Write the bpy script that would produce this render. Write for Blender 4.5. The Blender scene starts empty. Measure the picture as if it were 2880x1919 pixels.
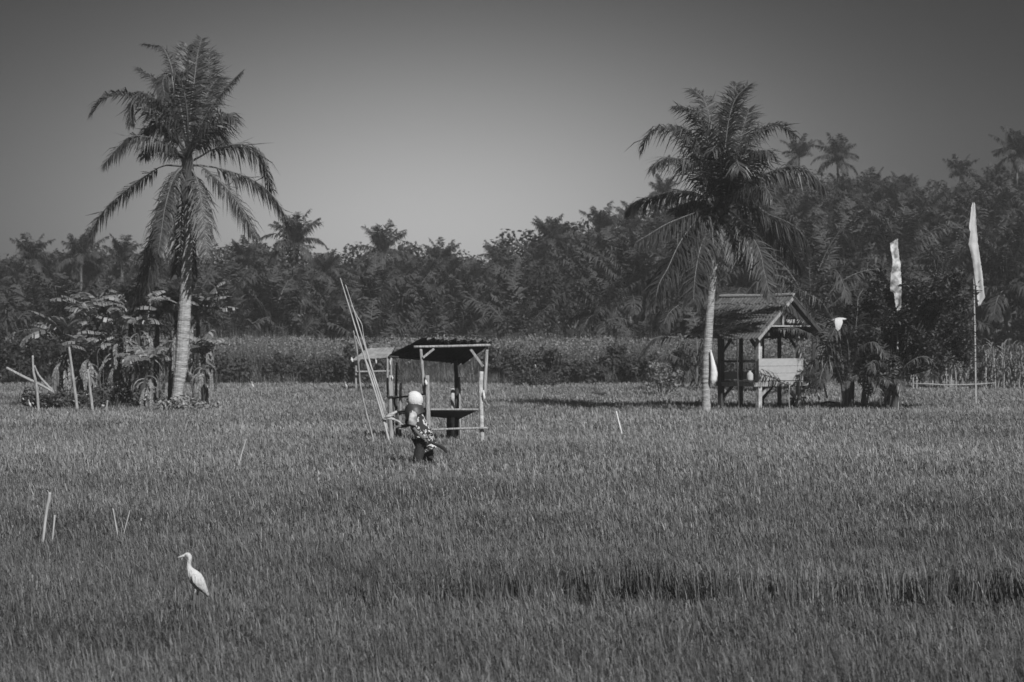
import bpy, math, random
import numpy as np
from mathutils import Vector, Matrix
R = math.radians
SC = bpy.context.scene
COL = SC.collection

# ------------------------------------------------------------------ camera, world, sun, exposure
F = 6400.0            # focal length in photograph pixels (2880 wide)
CZ = 2.67             # eye height above the paddy soil
HY = 945.0            # horizon row
cam = bpy.data.cameras.new('camera'); cam_o = bpy.data.objects.new('camera', cam); COL.objects.link(cam_o)
cam_o.location = (0, 0, CZ); cam_o.rotation_euler = (R(90), 0, 0)
cam.sensor_width = 36; cam.lens = F/2880*36; cam.shift_y = -(959.5-HY)/2880
cam.clip_start = 0.5; cam.clip_end = 3000
cam.dof.use_dof = True; cam.dof.focus_distance = 33; cam.dof.aperture_fstop = 3.8
SC.camera = cam_o

SUN_AZ, SUN_EL = 152.0, 38.0     # clockwise from +Y (north)
w = bpy.data.worlds.new('World'); SC.world = w; w.use_nodes = True
nt = w.node_tree; nt.nodes.clear()
sky = nt.nodes.new('ShaderNodeTexSky'); sky.sky_type = 'NISHITA'; sky.sun_disc = False
sky.sun_elevation = R(SUN_EL); sky.sun_rotation = R(SUN_AZ)
sky.air_density = 1.0; sky.dust_density = 1.2; sky.ozone_density = 1.0; sky.altitude = 0
bw = nt.nodes.new('ShaderNodeSeparateColor')
pw = nt.nodes.new('ShaderNodeMath'); pw.operation = 'POWER'; pw.inputs[1].default_value = 1.0
bg = nt.nodes.new('ShaderNodeBackground'); bg.inputs[1].default_value = 0.055
out = nt.nodes.new('ShaderNodeOutputWorld')
nt.links.new(sky.outputs[0], bw.inputs[0]); nt.links.new(bw.outputs[0], pw.inputs[0])
# lens vignette painted into the sky: bright lobe ahead, darker around it (sky directions only)
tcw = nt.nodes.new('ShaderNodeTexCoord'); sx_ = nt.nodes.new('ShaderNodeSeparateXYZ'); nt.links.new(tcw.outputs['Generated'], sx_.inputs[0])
def mth(op, a, b=None):
    n_ = nt.nodes.new('ShaderNodeMath'); n_.operation = op
    for k_, q_ in enumerate((a, b)):
        if q_ is None: continue
        if isinstance(q_, (int, float)): n_.inputs[k_].default_value = q_
        else: nt.links.new(q_, n_.inputs[k_])
    return n_.outputs[0]
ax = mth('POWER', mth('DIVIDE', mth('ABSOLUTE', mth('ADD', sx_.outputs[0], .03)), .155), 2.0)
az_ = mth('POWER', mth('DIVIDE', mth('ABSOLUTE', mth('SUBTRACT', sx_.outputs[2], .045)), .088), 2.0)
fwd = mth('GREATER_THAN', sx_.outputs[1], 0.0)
sky_falloff = mth('MULTIPLY', mth('EXPONENT', mth('MULTIPLY', mth('ADD', ax, az_), -1.0)), fwd)
fac_ = mth('ADD', mth('MULTIPLY', sky_falloff, 1.55), .17)
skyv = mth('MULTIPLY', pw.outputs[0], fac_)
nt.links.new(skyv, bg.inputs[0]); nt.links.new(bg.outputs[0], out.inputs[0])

sl = bpy.data.lights.new('sun', 'SUN'); sl.energy = 4.6; sl.angle = R(0.53)
so = bpy.data.objects.new('sun', sl); COL.objects.link(so)
sdir = Vector((math.sin(R(SUN_AZ))*math.cos(R(SUN_EL)), math.cos(R(SUN_AZ))*math.cos(R(SUN_EL)), math.sin(R(SUN_EL))))
so.rotation_euler = sdir.to_track_quat('Z', 'Y').to_euler()
SC.view_settings.view_transform = 'Standard'; SC.view_settings.look = 'None'
SC.view_settings.exposure = 0.0; SC.view_settings.gamma = 1.0
SC.render.engine = 'CYCLES'
SC.cycles.max_bounces = 5; SC.cycles.diffuse_bounces = 2; SC.cycles.glossy_bounces = 1
SC.cycles.transmission_bounces = 3; SC.cycles.volume_bounces = 0; SC.cycles.transparent_max_bounces = 4

# ------------------------------------------------------------------ helpers
def P(px, py, d):                      # a point of the place from where the photograph shows it and how far off it is
    return Vector(((px-1440)/F*d, d, CZ-(py-HY)/F*d))
def dist(py):                          # distance of something whose foot meets the rice tops at row py
    return 14507.0/(py-HY)

class MB:
    def __init__(s): s.v = []; s.n = 0; s.f = []
    def add(s, v, f):
        v = np.asarray(v, np.float32).reshape(-1, 3); f = np.asarray(f, np.int32)
        s.f.append(f + s.n); s.v.append(v); s.n += len(v)
    def mesh(s, name, m, smooth=False):
        me = bpy.data.meshes.new(name)
        V = np.concatenate(s.v); fs = s.f
        nl = sum(f.size for f in fs); nf = sum(len(f) for f in fs)
        me.vertices.add(len(V)); me.vertices.foreach_set('co', V.ravel())
        me.loops.add(nl); me.polygons.add(nf)
        me.loops.foreach_set('vertex_index', np.concatenate([f.ravel() for f in fs]).astype(np.int32))
        tot = np.concatenate([np.full(len(f), f.shape[1], np.int32) for f in fs])
        me.polygons.foreach_set('loop_start', (np.cumsum(tot)-tot).astype(np.int32))
        me.polygons.foreach_set('use_smooth', np.full(nf, smooth, bool))
        me.update(calc_edges=True); me.validate()
        me.materials.append(m)
        return me
    def build(s, name, m, parent=None, smooth=False):
        o = bpy.data.objects.new(name, s.mesh(name, m, smooth)); COL.objects.link(o)
        if parent: o.parent = parent
        return o

def tag(o, label=None, cat=None, group=None, kind=None):
    if label: o['label'] = label
    if cat: o['category'] = cat
    if group: o['group'] = group
    if kind: o['kind'] = kind
    return o
def thing(name, loc, label, cat, group=None, rz=0):
    o = bpy.data.objects.new(name, None); COL.objects.link(o); o.empty_display_size = 0.2
    o.location = loc; o.rotation_euler = (0, 0, rz)
    return tag(o, label, cat, group)
def child(o, parent):                  # o was built in world space: hang it under parent, keeping its place
    o.parent = parent
    o.matrix_parent_inverse = Matrix.LocRotScale(parent.location, parent.rotation_euler, parent.scale).inverted()
    return o
def copy_thing(root, loc, rz, sc, label, group):
    c = root.copy(); COL.objects.link(c); c.location = loc; c.rotation_euler = (0, 0, rz); c.scale = sc
    c['label'] = label; c['group'] = group
    for ch in list(root.children):
        k = ch.copy(); COL.objects.link(k); k.parent = c
    return c

def catmull(pts, n):
    p = np.array([tuple(q) for q in pts], float)
    if len(p) == 2: t = np.linspace(0, 1, n)[:, None]; return p[0]*(1-t)+p[1]*t
    p = np.vstack([2*p[0]-p[1], p, 2*p[-1]-p[-2]]); m = len(p)-3
    res = []
    for u in np.linspace(0, m-1e-6, n):
        i = int(u); t = u-i; a, b, c, d = p[i], p[i+1], p[i+2], p[i+3]
        res.append(.5*((2*b)+(-a+c)*t+(2*a-5*b+4*c-d)*t*t+(-a+3*b-3*c+d)*t**3))
    return np.array(res)
def lerp_list(vals, n):
    vals = np.array(vals, float)
    if vals.ndim == 0: return np.full(n, float(vals))
    return np.interp(np.linspace(0, 1, n), np.linspace(0, 1, len(vals)), vals)
def tube(mb, pts, rad, seg=8, n=None, flat=1.0, wob=0.0, rng=None, caps=True, ref=None, spl=True):
    n = n or max(2, len(pts)*3)
    c = catmull(pts, n) if spl else np.array([tuple(q) for q in pts], float)
    n = len(c); r = lerp_list(rad, n)
    T = np.gradient(c, axis=0); T /= np.linalg.norm(T, axis=1)[:, None]+1e-9
    ref = np.array(ref if ref is not None else ((0, 1, 0) if abs(T[:, 1]).mean() < .8 else (1, 0, 0)), float)
    A = np.cross(T, ref); A /= np.linalg.norm(A, axis=1)[:, None]+1e-9
    B = np.cross(T, A)
    a = np.linspace(0, 2*np.pi, seg, endpoint=False)
    rr = r[:, None]*np.ones(seg)
    if wob and rng is not None: rr = rr*(1+wob*rng.standard_normal(rr.shape))
    fl = lerp_list(flat, n)
    v = c[:, None, :] + (np.cos(a)[None, :]*rr)[..., None]*A[:, None, :] + (np.sin(a)[None, :]*rr*fl[:, None])[..., None]*B[:, None, :]
    v = v.reshape(-1, 3)
    i = np.arange(n-1)[:, None]*seg; j = np.arange(seg)[None, :]; k = (j+1) % seg
    f = np.stack([i+j, i+k, i+k+seg, i+j+seg], -1).reshape(-1, 4)
    mb.add(v, f)
    if caps:
        base = mb.n-n*seg
        mb.f.append(np.array([[base+q for q in range(seg)][::-1]], np.int32))
        mb.f.append(np.array([[base+(n-1)*seg+q for q in range(seg)]], np.int32))
def box(mb, c, u, v, w):              # centre and three half-axis vectors
    c, u, v, w = [np.array(tuple(q), float) for q in (c, u, v, w)]
    vs = [c+a*u+b*v+d*w for a in (-1, 1) for b in (-1, 1) for d in (-1, 1)]
    mb.add(vs, [[0, 1, 3, 2], [4, 6, 7, 5], [0, 4, 5, 1], [2, 3, 7, 6], [0, 2, 6, 4], [1, 5, 7, 3]])
def plank(mb, a, b, wid, thick, up=(0, 0, 1)):
    a, b = Vector(a), Vector(b); t = (b-a); L = t.length; t.normalize()
    s = t.cross(Vector(up)).normalized(); u = s.cross(t).normalized()
    box(mb, (a+b)/2, t*L/2, s*thick/2, u*wid/2)
def blob(mb, c, r, seg=10, rings=7, wob=0.0, rng=None):
    r = np.array(r if hasattr(r, '__len__') else (r, r, r), float)
    th = np.linspace(0, np.pi, rings+1); ph = np.linspace(0, 2*np.pi, seg, endpoint=False)
    v = np.array([[math.sin(t)*math.cos(p), math.sin(t)*math.sin(p), math.cos(t)] for t in th for p in ph])
    if wob: v = v*(1+wob*rng.standard_normal(len(v)))[:, None]
    i = np.arange(rings)[:, None]*seg; j = np.arange(seg)[None, :]; k = (j+1) % seg
    mb.add(v*r+np.array(tuple(c)), np.stack([i+j, i+j+seg, i+k+seg, i+k], -1).reshape(-1, 4))

# ------------------------------------------------------------------ materials (the photograph is black and white: all are grey)
def mat(name, lo, hi, scale=6.0, rough=.8, transl=0.0, island=False, bump=0.0, stretch=(1, 1, 1), spec=.3, tex='noise', contrast=.25, bscale=None):
    m = bpy.data.materials.new(name); m.use_nodes = True; t = m.node_tree; N = t.nodes; L = t.links; N.clear()
    o = N.new('ShaderNodeOutputMaterial'); b = N.new('ShaderNodeBsdfPrincipled')
    b.inputs['Roughness'].default_value = rough; b.inputs['Specular IOR Level'].default_value = spec
    tc = N.new('ShaderNodeTexCoord'); mp = N.new('ShaderNodeMapping'); mp.inputs['Scale'].default_value = stretch
    L.new(tc.outputs['Object'], mp.inputs[0])
    nz = N.new('ShaderNodeTexNoise'); nz.inputs['Scale'].default_value = scale; nz.inputs['Detail'].default_value = 5
    L.new(mp.outputs[0], nz.inputs[0])
    mr = N.new('ShaderNodeMapRange'); mr.inputs[1].default_value = .5-contrast; mr.inputs[2].default_value = .5+contrast
    L.new(nz.outputs[0], mr.inputs[0]); fac = mr.outputs[0]
    if island:
        g = N.new('ShaderNodeNewGeometry'); a = N.new('ShaderNodeMath'); a.operation = 'MULTIPLY_ADD'
        a.inputs[1].default_value = .65; L.new(g.outputs['Random Per Island'], a.inputs[0])
        s = N.new('ShaderNodeMath'); s.operation = 'MULTIPLY'; s.inputs[1].default_value = .35
        L.new(fac, s.inputs[0]); L.new(s.outputs[0], a.inputs[2]); fac = a.outputs[0]
    if tex == 'floral':
        vo = N.new('ShaderNodeTexVoronoi'); vo.inputs['Scale'].default_value = 19; vo.inputs['Randomness'].default_value = 1
        nd = N.new('ShaderNodeMixRGB'); nd.inputs[0].default_value = .12
        L.new(mp.outputs[0], nd.inputs[1]); L.new(nz.outputs[1], nd.inputs[2]); L.new(nd.outputs[0], vo.inputs[0])
        cr = N.new('ShaderNodeMapRange'); cr.inputs[1].default_value = .5; cr.inputs[2].default_value = .44
        L.new(vo.outputs[0], cr.inputs[0]); fac = cr.outputs[0]
    mx = N.new('ShaderNodeMix'); mx.data_type = 'RGBA'
    mx.inputs[6].default_value = (lo, lo, lo, 1); mx.inputs[7].default_value = (hi, hi, hi, 1)
    L.new(fac, mx.inputs[0]); L.new(mx.outputs[2], b.inputs['Base Color'])
    if bump:
        nb = N.new('ShaderNodeTexNoise'); nb.inputs['Scale'].default_value = bscale or scale*2.5; nb.inputs['Detail'].default_value = 6
        L.new(mp.outputs[0], nb.inputs[0])
        bp = N.new('ShaderNodeBump'); bp.inputs['Strength'].default_value = bump; bp.inputs['Distance'].default_value = .03
        L.new(nb.outputs[0], bp.inputs['Height']); L.new(bp.outputs[0], b.inputs['Normal'])
    if transl:
        tr = N.new('ShaderNodeBsdfTranslucent'); L.new(mx.outputs[2], tr.inputs[0])
        ms = N.new('ShaderNodeMixShader'); ms.inputs[0].default_value = transl
        L.new(b.outputs[0], ms.inputs[1]); L.new(tr.outputs[0], ms.inputs[2]); L.new(ms.outputs[0], o.inputs[0])
    else: L.new(b.outputs[0], o.inputs[0])
    return m
M = dict(
 soil=mat('wet_soil', .005, .016, 1.2, .9, bump=.6, spec=.08),
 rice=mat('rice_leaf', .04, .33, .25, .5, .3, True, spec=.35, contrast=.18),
 rice_bright=mat('brightened_rice_leaf', .08, .54, .12, .5, .32, True, spec=.35, contrast=.2),  # brighter copy of the rice leaf, carries painted lens falloff
 weed=mat('bund_weed', .008, .022, 1.0, .9, .1, True, spec=.05),
 palm=mat('palm_leaf', .016, .14, 1.0, .44, .28, True, spec=.4),
 rachis=mat('palm_rachis', .07, .2, 5, .5, spec=.4),
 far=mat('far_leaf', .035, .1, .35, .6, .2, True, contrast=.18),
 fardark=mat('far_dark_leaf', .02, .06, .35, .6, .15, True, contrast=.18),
 reed=mat('reed_leaf', .12, .34, .3, .7, .25, True, contrast=.2),
 bark=mat('palm_bark', .17, .54, 5, .85, bump=.9, stretch=(1, 1, 5), contrast=.22, bscale=9),
 fartrunk=mat('far_bark', .1, .2, 3, .9, bump=.4, stretch=(1, 1, 3)),
 darkbark=mat('dark_bark', .04, .1, 6, .85, bump=.6, stretch=(1, 1, .3)),
 banana=mat('banana_leaf', .07, .4, 2, .42, .2, True, spec=.5),
 dryleaf=mat('dry_leaf', .1, .45, 3, .7, .15, True),
 bstem=mat('banana_stem', .03, .1, 4, .8, bump=.4, stretch=(3, 3, .5)),
 gloss=mat('glossy_leaf', .016, .15, 3, .36, .12, True, spec=.5),
 wood=mat('weathered_wood', .2, .48, 7, .8, bump=.8, stretch=(4, 4, .6), contrast=.2, bscale=14),
 log=mat('peeled_log', .3, .6, 8, .75, bump=.9, contrast=.2, bscale=14),
 darkwood=mat('dark_wood', .03, .09, 8, .8, bump=.6, stretch=(3, 3, .6)),
 board=mat('pale_board', .3, .5, 6, .85, bump=.12, stretch=(1, 1, 2), contrast=.6, bscale=30, spec=.1),
 tile=mat('roof_tile', .08, .19, 5, .7, bump=.6, contrast=.22),
 thatch=mat('roof_sheet', .01, .035, 9, .9, bump=1.0),
 tin=mat('far_roof', .16, .42, 3, .6, bump=.4),
 bamboo=mat('bamboo', .3, .55, 6, .5, stretch=(1, 1, .7), bump=.3),
 cloth=mat('flag_cloth', .45, .7, 4, .85, .15, bump=.3),
 dirtycloth=mat('tattered_cloth', .2, .72, 6, .85, .1, bump=.5, contrast=.12),
 white=mat('white_sack', .62, .82, 5, .7, bump=.5),
 feather=mat('white_feather', .5, .68, 26, .8, .0, bump=.6, stretch=(1, 1, .4)),
 beak=mat('beak', .55, .7, 20, .45), eye=mat('eye', .01, .02, 4, .2, spec=.8), leg=mat('bird_leg', .1, .2, 20, .6),
 skin=mat('skin', .1, .16, 9, .6), scarf=mat('headscarf_cloth', .66, .8, 14, .85, bump=.5, stretch=(3, 3, .5)),
 blouse=mat('floral_cloth', .035, .62, 18, .8, bump=.3, tex='floral'),
 yoke=mat('satin_cloth', .035, .06, 6, .5, spec=.5), trouser=mat('dark_trousers', .02, .05, 7, .8, bump=.4),
 blade=mat('machete_steel', .015, .035, 10, .45),
)

# ------------------------------------------------------------------ ground, hill, haze
def sstep(t): t = np.clip(t, 0, 1); return t*t*(3-2*t)
def hill(x, y):
    return 7.0*sstep((x+3)/34)*sstep((y-120)/70) + 1.5*sstep((y-125)/60)
gx = np.concatenate([[-1500, -600, -250], np.arange(-140, 141, 3.5), [250, 600, 1500]])
gy = np.concatenate([[-400, -60, 0, 8], np.arange(12, 118, 4), np.arange(118, 262, 3), [320, 500, 900, 2000]])
X, Y = np.meshgrid(gx, gy)
Z = hill(X, Y) + np.where(Y > 119, .15*np.sin(X*.9)*np.cos(Y*.7), 0)
mb = MB(); nx = len(gx)
i = np.arange(len(gy)-1)[:, None]*nx; j = np.arange(nx-1)[None, :]
mb.add(np.stack([X, Y, Z], -1).reshape(-1, 3), np.stack([i+j, i+j+1, i+j+1+nx, i+j+nx], -1).reshape(-1, 4))
tag(mb.build('ground', M['soil'], smooth=True), kind='structure')

# ------------------------------------------------------------------ grass-like stuff
def blades(name, m, pos, h, wd, lean, rng, seg=2, label=None, zfun=None, cat=None, spread=.35, kn=.55):
    n = len(pos); h = h[:, None]; wd = wd[:, None]
    az = rng.uniform(0, 2*np.pi, n); d = np.stack([np.cos(az), np.sin(az), np.zeros(n)], -1)
    side = np.stack([-d[:, 1], d[:, 0], np.zeros(n)], -1)
    tw = rng.uniform(-1, 1, n)[:, None]; side = side*np.sqrt(1-tw**2*.6)+d*tw*.77
    b = np.abs(rng.normal(0, spread, n))[:, None]
    base = np.column_stack([pos, zfun(pos[:, 0], pos[:, 1]) if zfun else np.zeros(n)])
    p1 = base + np.array([0, 0, 1])*h*kn + (d*b*.45+lean*.6)*h
    p2 = base + np.array([0, 0, 1])*h*(1-.35*np.clip(b, 0, 1.2)) + (d*b+lean)*h
    mb = MB()
    if seg == 2:
        v = np.stack([base-side*wd*.35, base+side*wd*.35, p1+side*wd*.5, p1-side*wd*.5, p2], 1).reshape(-1, 3)
        k = np.arange(n)[:, None]*5
        mb.add(v, np.concatenate([k+0, k+1, k+2, k+3], 1)); mb.f.append((np.concatenate([k+3, k+2, k+4], 1)).astype(np.int32))
    else:
        v = np.stack([base-side*wd*.5, base+side*wd*.5, p2], 1).reshape(-1, 3)
        k = np.arange(n)[:, None]*3; mb.add(v, np.concatenate([k, k+1, k+2], 1))
    return tag(mb.build(name, m), label, cat, kind='stuff')

rng = np.random.default_rng(7)
def noise2(x, y, s=1.0, seed=0):       # cheap smooth value noise
    r = np.random.default_rng(seed); o = np.zeros_like(x)
    for _ in range(6):
        a = r.uniform(0, 2*np.pi); f = s*r.uniform(.5, 1.6); ph = r.uniform(0, 7)
        o += np.sin((x*np.cos(a)+y*np.sin(a))*f+ph)
    return o/6
YG = lambda x: 20.15 + .12*np.sin(x*1.3) + .08*np.sin(x*3.1+1)           # front edge of the ditch across the near paddy
def gap(x, y):
    wv = np.interp(x, [-2.6, -1.9, -.9, .2, 1.1, 2.0, 2.7, 4.0, 5.5], [0, .7, 1.3, 2.9, 3.2, 2.4, 3.0, 2.6, 2.2])*.87*(1+.28*noise2(x, x*0, 3, 3)+.3*noise2(x, x*0, 9, 4))
    return (y > YG(x)) & (y < YG(x)+wv)
pos, H, W = [], [], []
y0 = 11.5
for (ya, yb, hills, per, wd) in ((11.5, 17, 70, 20, .0065), (17, 26, 62, 19, .0078), (26, 38, 38, 15, .012), (38, 56, 22, 13, .017), (56, 80, 13, 11, .024), (80, 116, 8, 10, .034)):
    half = .235*yb+3.0; area = (yb-ya)*2*half; n = int(area*hills)
    x = rng.uniform(-half, half, n); y = rng.uniform(ya, yb, n)
    keep = (np.abs(x) < .235*y+3.0) & ~gap(x, y)
    # thin patches
    keep &= rng.uniform(0, 1, n) < np.clip(1.15+.9*noise2(x, y, 1.1, 5), .35, 1)
    x, y = x[keep], y[keep]; n = len(x)
    hh = .42*(1+.09*noise2(x, y, .7, 2)+.06*noise2(x, y, 4, 6)+.05*rng.standard_normal(n))
    if yb < 27:
        hh = hh*np.where((y < YG(x)) & (y > YG(x)-.25), rng.uniform(.9, 1.16, n), 1.0)
    sp = .075 if yb < 40 else .12
    bx = np.repeat(x, per)+rng.normal(0, sp, n*per); by = np.repeat(y, per)+rng.normal(0, sp, n*per)
    pos.append(np.stack([bx, by], -1)); H.append(np.repeat(hh, per)*(1.08-.36*rng.uniform(0, 1, n*per)**1.4)); W.append(rng.uniform(.7, 1.3, n*per)*wd)
pos = np.concatenate(pos); H = np.concatenate(H); W = np.concatenate(W)
print('rice blades', len(pos))
far_ = pos[:, 1] > rng.uniform(27, 46, len(pos))  # farther rice is coloured brighter: a paler plot plus painted lens falloff
lean = np.array([-.1, .02, 0])
RL = 'knee high rice crop covering the whole flat paddy field'
blades('rice_crop', M['rice'], pos[~far_], H[~far_], W[~far_], lean, rng, 2, 'rice crop coloured darker with the lens falloff over the near part of the paddy', spread=.5, kn=.78)
blades('brightened_rice_crop', M['rice_bright'], pos[far_], H[far_], W[far_], lean, rng, 2, 'rice crop coloured paler with the lens falloff over the middle and far part of the paddy', spread=.6, kn=.78)
# short weeds in the ditch
n = 9000; x = rng.uniform(-5, 9, n); y = rng.uniform(19.5, 23.5, n); k = gap(x, y); x, y = x[k], y[k]
blades('ditch_weeds', M['weed'], np.stack([x, y], -1), rng.uniform(.04, .2, len(x)), rng.uniform(.006, .012, len(x)), lean, rng, 2, 'short dark weeds along the ditch across the near rice')

# tall pale grass bank behind the paddy
n = 80000; x = rng.uniform(-32, 17, n); y = rng.uniform(112.5, 121, n)
e = np.clip(1.0+.25*noise2(x, y*0, .35, 21), .6, 1.3)*sstep((x+31)/10)*sstep((19-x)/6)
hgt = (.9+2.1*sstep((y-112)/7))*e*rng.uniform(.6, 1.1, n)
blades('tall_grass', M['reed'], np.stack([x, y], -1), np.maximum(hgt, .3), rng.uniform(.015, .035, n), np.array([-.05, 0, 0]), rng, 2, 'tall pale grass growing on the bank behind the paddy', spread=.95)
n = 52000; x = rng.uniform(-30, 16, n); y = rng.uniform(115, 122, n); cl_ = noise2(x, y*2, 1.3, 31)
z = rng.uniform(0, 1, n)**.6*(2.5+.5*cl_); k = (cl_ > -.15)
p = np.stack([x, y, z], -1)[k]; nm = rng.standard_normal(p.shape)+[0, -.5, .7]; nm /= np.linalg.norm(nm, axis=1)[:, None]
scrub_pts = (p, nm)

# ------------------------------------------------------------------ foliage generators
def leaf_quads(mb, c, nrm, size, rng, asp=.55):
    n = len(c)
    a = np.cross(nrm, rng.standard_normal((n, 3))); a /= np.linalg.norm(a, axis=1)[:, None]+1e-9
    b = np.cross(nrm, a); s = size[:, None]
    v = np.stack([c-a*s*.5, c+b*s*asp*.5-nrm*s*.08, c+a*s*.5-nrm*s*.15, c-b*s*asp*.5-nrm*s*.08], 1).reshape(-1, 3)
    mb.add(v, np.arange(n)[:, None]*4+np.arange(4)[None, :])
def crown(mb, c, r, nclump, per, lsize, rng, cl=.32, flat=.0, asp=.55):
    c = np.array(tuple(c)); r = np.array(r, float)
    u = rng.standard_normal((nclump, 3)); u /= np.linalg.norm(u, axis=1)[:, None]
    u[:, 2] = np.where(u[:, 2] < -.5, -u[:, 2]*.4, u[:, 2])
    rad = rng.uniform(.35, 1.05, nclump)**.6
    cc = c + u*r*rad[:, None]
    rr = cl*r.mean()*rng.uniform(.6, 1.3, nclump)
    o = rng.standard_normal((nclump, per, 3)); o /= np.linalg.norm(o, axis=2)[..., None]
    q = rng.uniform(.5, 1.05, (nclump, per, 1))
    p = (cc[:, None, :]+o*q*rr[:, None, None]).reshape(-1, 3)
    nm = o.reshape(-1, 3)+np.array([0, 0, .5])+.5*rng.standard_normal((nclump*per, 3)); nm /= np.linalg.norm(nm, axis=1)[:, None]
    leaf_quads(mb, p, nm, rng.uniform(.6, 1.3, len(p))*lsize, rng, asp)
    return cc

def frond(mb, mr, pts, L, n, rng, wd=.043, droop=.75, thick=.027, start=.14, S=None, ragged=.2, gaps=0.0, fold=.1):
    c = catmull(pts, 26); seglen = np.linalg.norm(np.diff(c, axis=0), axis=1); s = np.concatenate([[0], np.cumsum(seglen)]); s /= s[-1]
    T = np.gradient(c, axis=0); T /= np.linalg.norm(T, axis=1)[:, None]
    if S is None:
        O = c[-1]-c[0]; O[2] = 0
        if np.linalg.norm(O) < .15: O = np.array([0.3, -1, 0])
        O /= np.linalg.norm(O); S = np.cross(O, [0, 0, 1])
    S = np.array(S, float); S /= np.linalg.norm(S)
    if mr is not None: tube(mr, c, [thick*1.6, thick*.8, thick*.55, thick*.25], 5, spl=False, n=26)
    t = np.linspace(start, 1, n); t = np.concatenate([t, t]); sg = np.concatenate([np.ones(n), -np.ones(n)])
    t = np.clip(t+rng.normal(0, .3/n, 2*n), 0, 1)
    keep = np.ones(2*n, bool)
    if gaps: keep = (noise2(t*9+sg*5, t*0, 2.5, int(rng.integers(1e6))) > -1+2*gaps-.55) | (rng.uniform(0, 1, 2*n) > .5)
    t, sg = t[keep], sg[keep]; m = len(t)
    p0 = np.stack([np.interp(t, s, c[:, k]) for k in range(3)], -1)
    Tt = np.stack([np.interp(t, s, T[:, k]) for k in range(3)], -1); Tt /= np.linalg.norm(Tt, axis=1)[:, None]
    N = np.cross(S, Tt)*1.0; N /= np.linalg.norm(N, axis=1)[:, None]+1e-9; N = np.where(N[:, 2:3] < 0, -N, N)
    env = np.interp((t-start)/(1-start), [0, .08, .35, .7, .9, 1], [.45, .75, 1, .85, .6, .35])
    LL = (L*env*(1+ragged*rng.standard_normal(m)))[:, None]
    f = np.interp(t, [0, 1], [.35, 1.0])[:, None]+rng.normal(0, .1, (m, 1))
    sd = S[None, :]*sg[:, None]
    d1 = sd*.9+Tt*f*.75+N*fold+rng.normal(0, .12, (m, 3)); d1 /= np.linalg.norm(d1, axis=1)[:, None]
    dz = np.array([0, 0, -1.0])*droop*(1+.5*rng.standard_normal((m, 1)))
    d2 = sd*.5+Tt*f*.6+dz; d2 /= np.linalg.norm(d2, axis=1)[:, None]
    d1 = d1+dz*.35; d1 /= np.linalg.norm(d1, axis=1)[:, None]
    p1 = p0+d1*LL*.45; p2 = p1+d2*LL*.55
    Wv = Tt-(Tt*d1).sum(1)[:, None]*d1; Wv /= np.linalg.norm(Wv, axis=1)[:, None]+1e-9
    Wv = Wv*wd*.5
    v = np.stack([p0-Wv*.4, p0+Wv*.4, p1+Wv, p1-Wv, p2], 1).reshape(-1, 3)
    k = np.arange(m)[:, None]*5
    mb.add(v, np.concatenate([k, k+1, k+2, k+3], 1)); mb.f.append((np.concatenate([k+3, k+2, k+4], 1)+mb.n-5*m).astype(np.int32))
# (blades() above adds its tips from a fresh builder, so the offset there is zero)

def ring_trunk(mb, pts, rad, rng, seg=14, n=70):
    c = catmull(pts, n); r = lerp_list(rad, n)*(1+.03*np.where(np.arange(n) % 2, 1, -1))*(1+.02*rng.standard_normal(n))
    tube(mb, c, r, seg, n=n, wob=.015, rng=rng, spl=False)

# ------------------------------------------------------------------ the two big coconut palms
c3 = lambda x, y: (1700+x/2.24, 200+y/2.24)
def hero_palm(name, label, trunk_px, widths, d0, heart, fr, seed, conv, leafL=.8):
    rg = np.random.default_rng(seed)
    root = thing(name, P(trunk_px[0][0], trunk_px[0][1], d0)*1, label, 'palm tree')
    root.location.z = 0
    tp = [P(x, y, d0) for x, y in trunk_px]; tp[0].z = -.1
    m = MB(); ring_trunk(m, tp, widths, rg); child(m.build('trunk', M['bark'], smooth=False), root)
    h = P(heart[0], heart[1], d0)
    m = MB(); tube(m, [tp[-1]-Vector((0, 0, .3)), tp[-1]+Vector((0, 0, .2)), h, h+Vector((0, 0, .6))], [widths[-1], .26, .2, .03], 9, wob=.08, rng=rg)
    child(m.build('leaf_sheath', M['darkbark']), root)
    for k in range(conv is c3 and 7):
        az = k*.9; m = MB(); blob(m, h+Vector((.22*math.cos(az), .22*math.sin(az)-.05, -.45+.1*(k % 3))), (.1, .1, .12), 10, 8); child(m.build('coconut', M['fartrunk'], smooth=True), root)
    for (pp, dy, kw) in fr:
        q = [conv(*a) for a in pp]; n = len(q)
        cum = [0]
        for a, b in zip(q, q[1:]): cum.append(cum[-1]+math.hypot(a[0]-b[0], a[1]-b[1]))
        pts = []
        for i_, (x, y) in enumerate(q):
            t = cum[i_]/cum[-1]; pts.append(P(x, y, d0+dy*(t**.8)))
        kw = dict(kw); L = kw.pop('L', leafL)*1.22
        a, b = MB(), MB(); frond(a, b, pts, L, int(kw.pop('n', 92)*1.25), rg, **kw)
        fo = child(a.build('frond', M['palm']), root); child(b.build('midrib', M['rachis'], smooth=True), fo).matrix_parent_inverse = Matrix.Identity(4)
        fo['_w'] = 1; del fo['_w']
        fo.children[0].matrix_parent_inverse = Matrix.Identity(4)
    return root
c1 = lambda x, y: (200+x/2.614, 60+y/2.614)
D1 = 76.0
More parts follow.
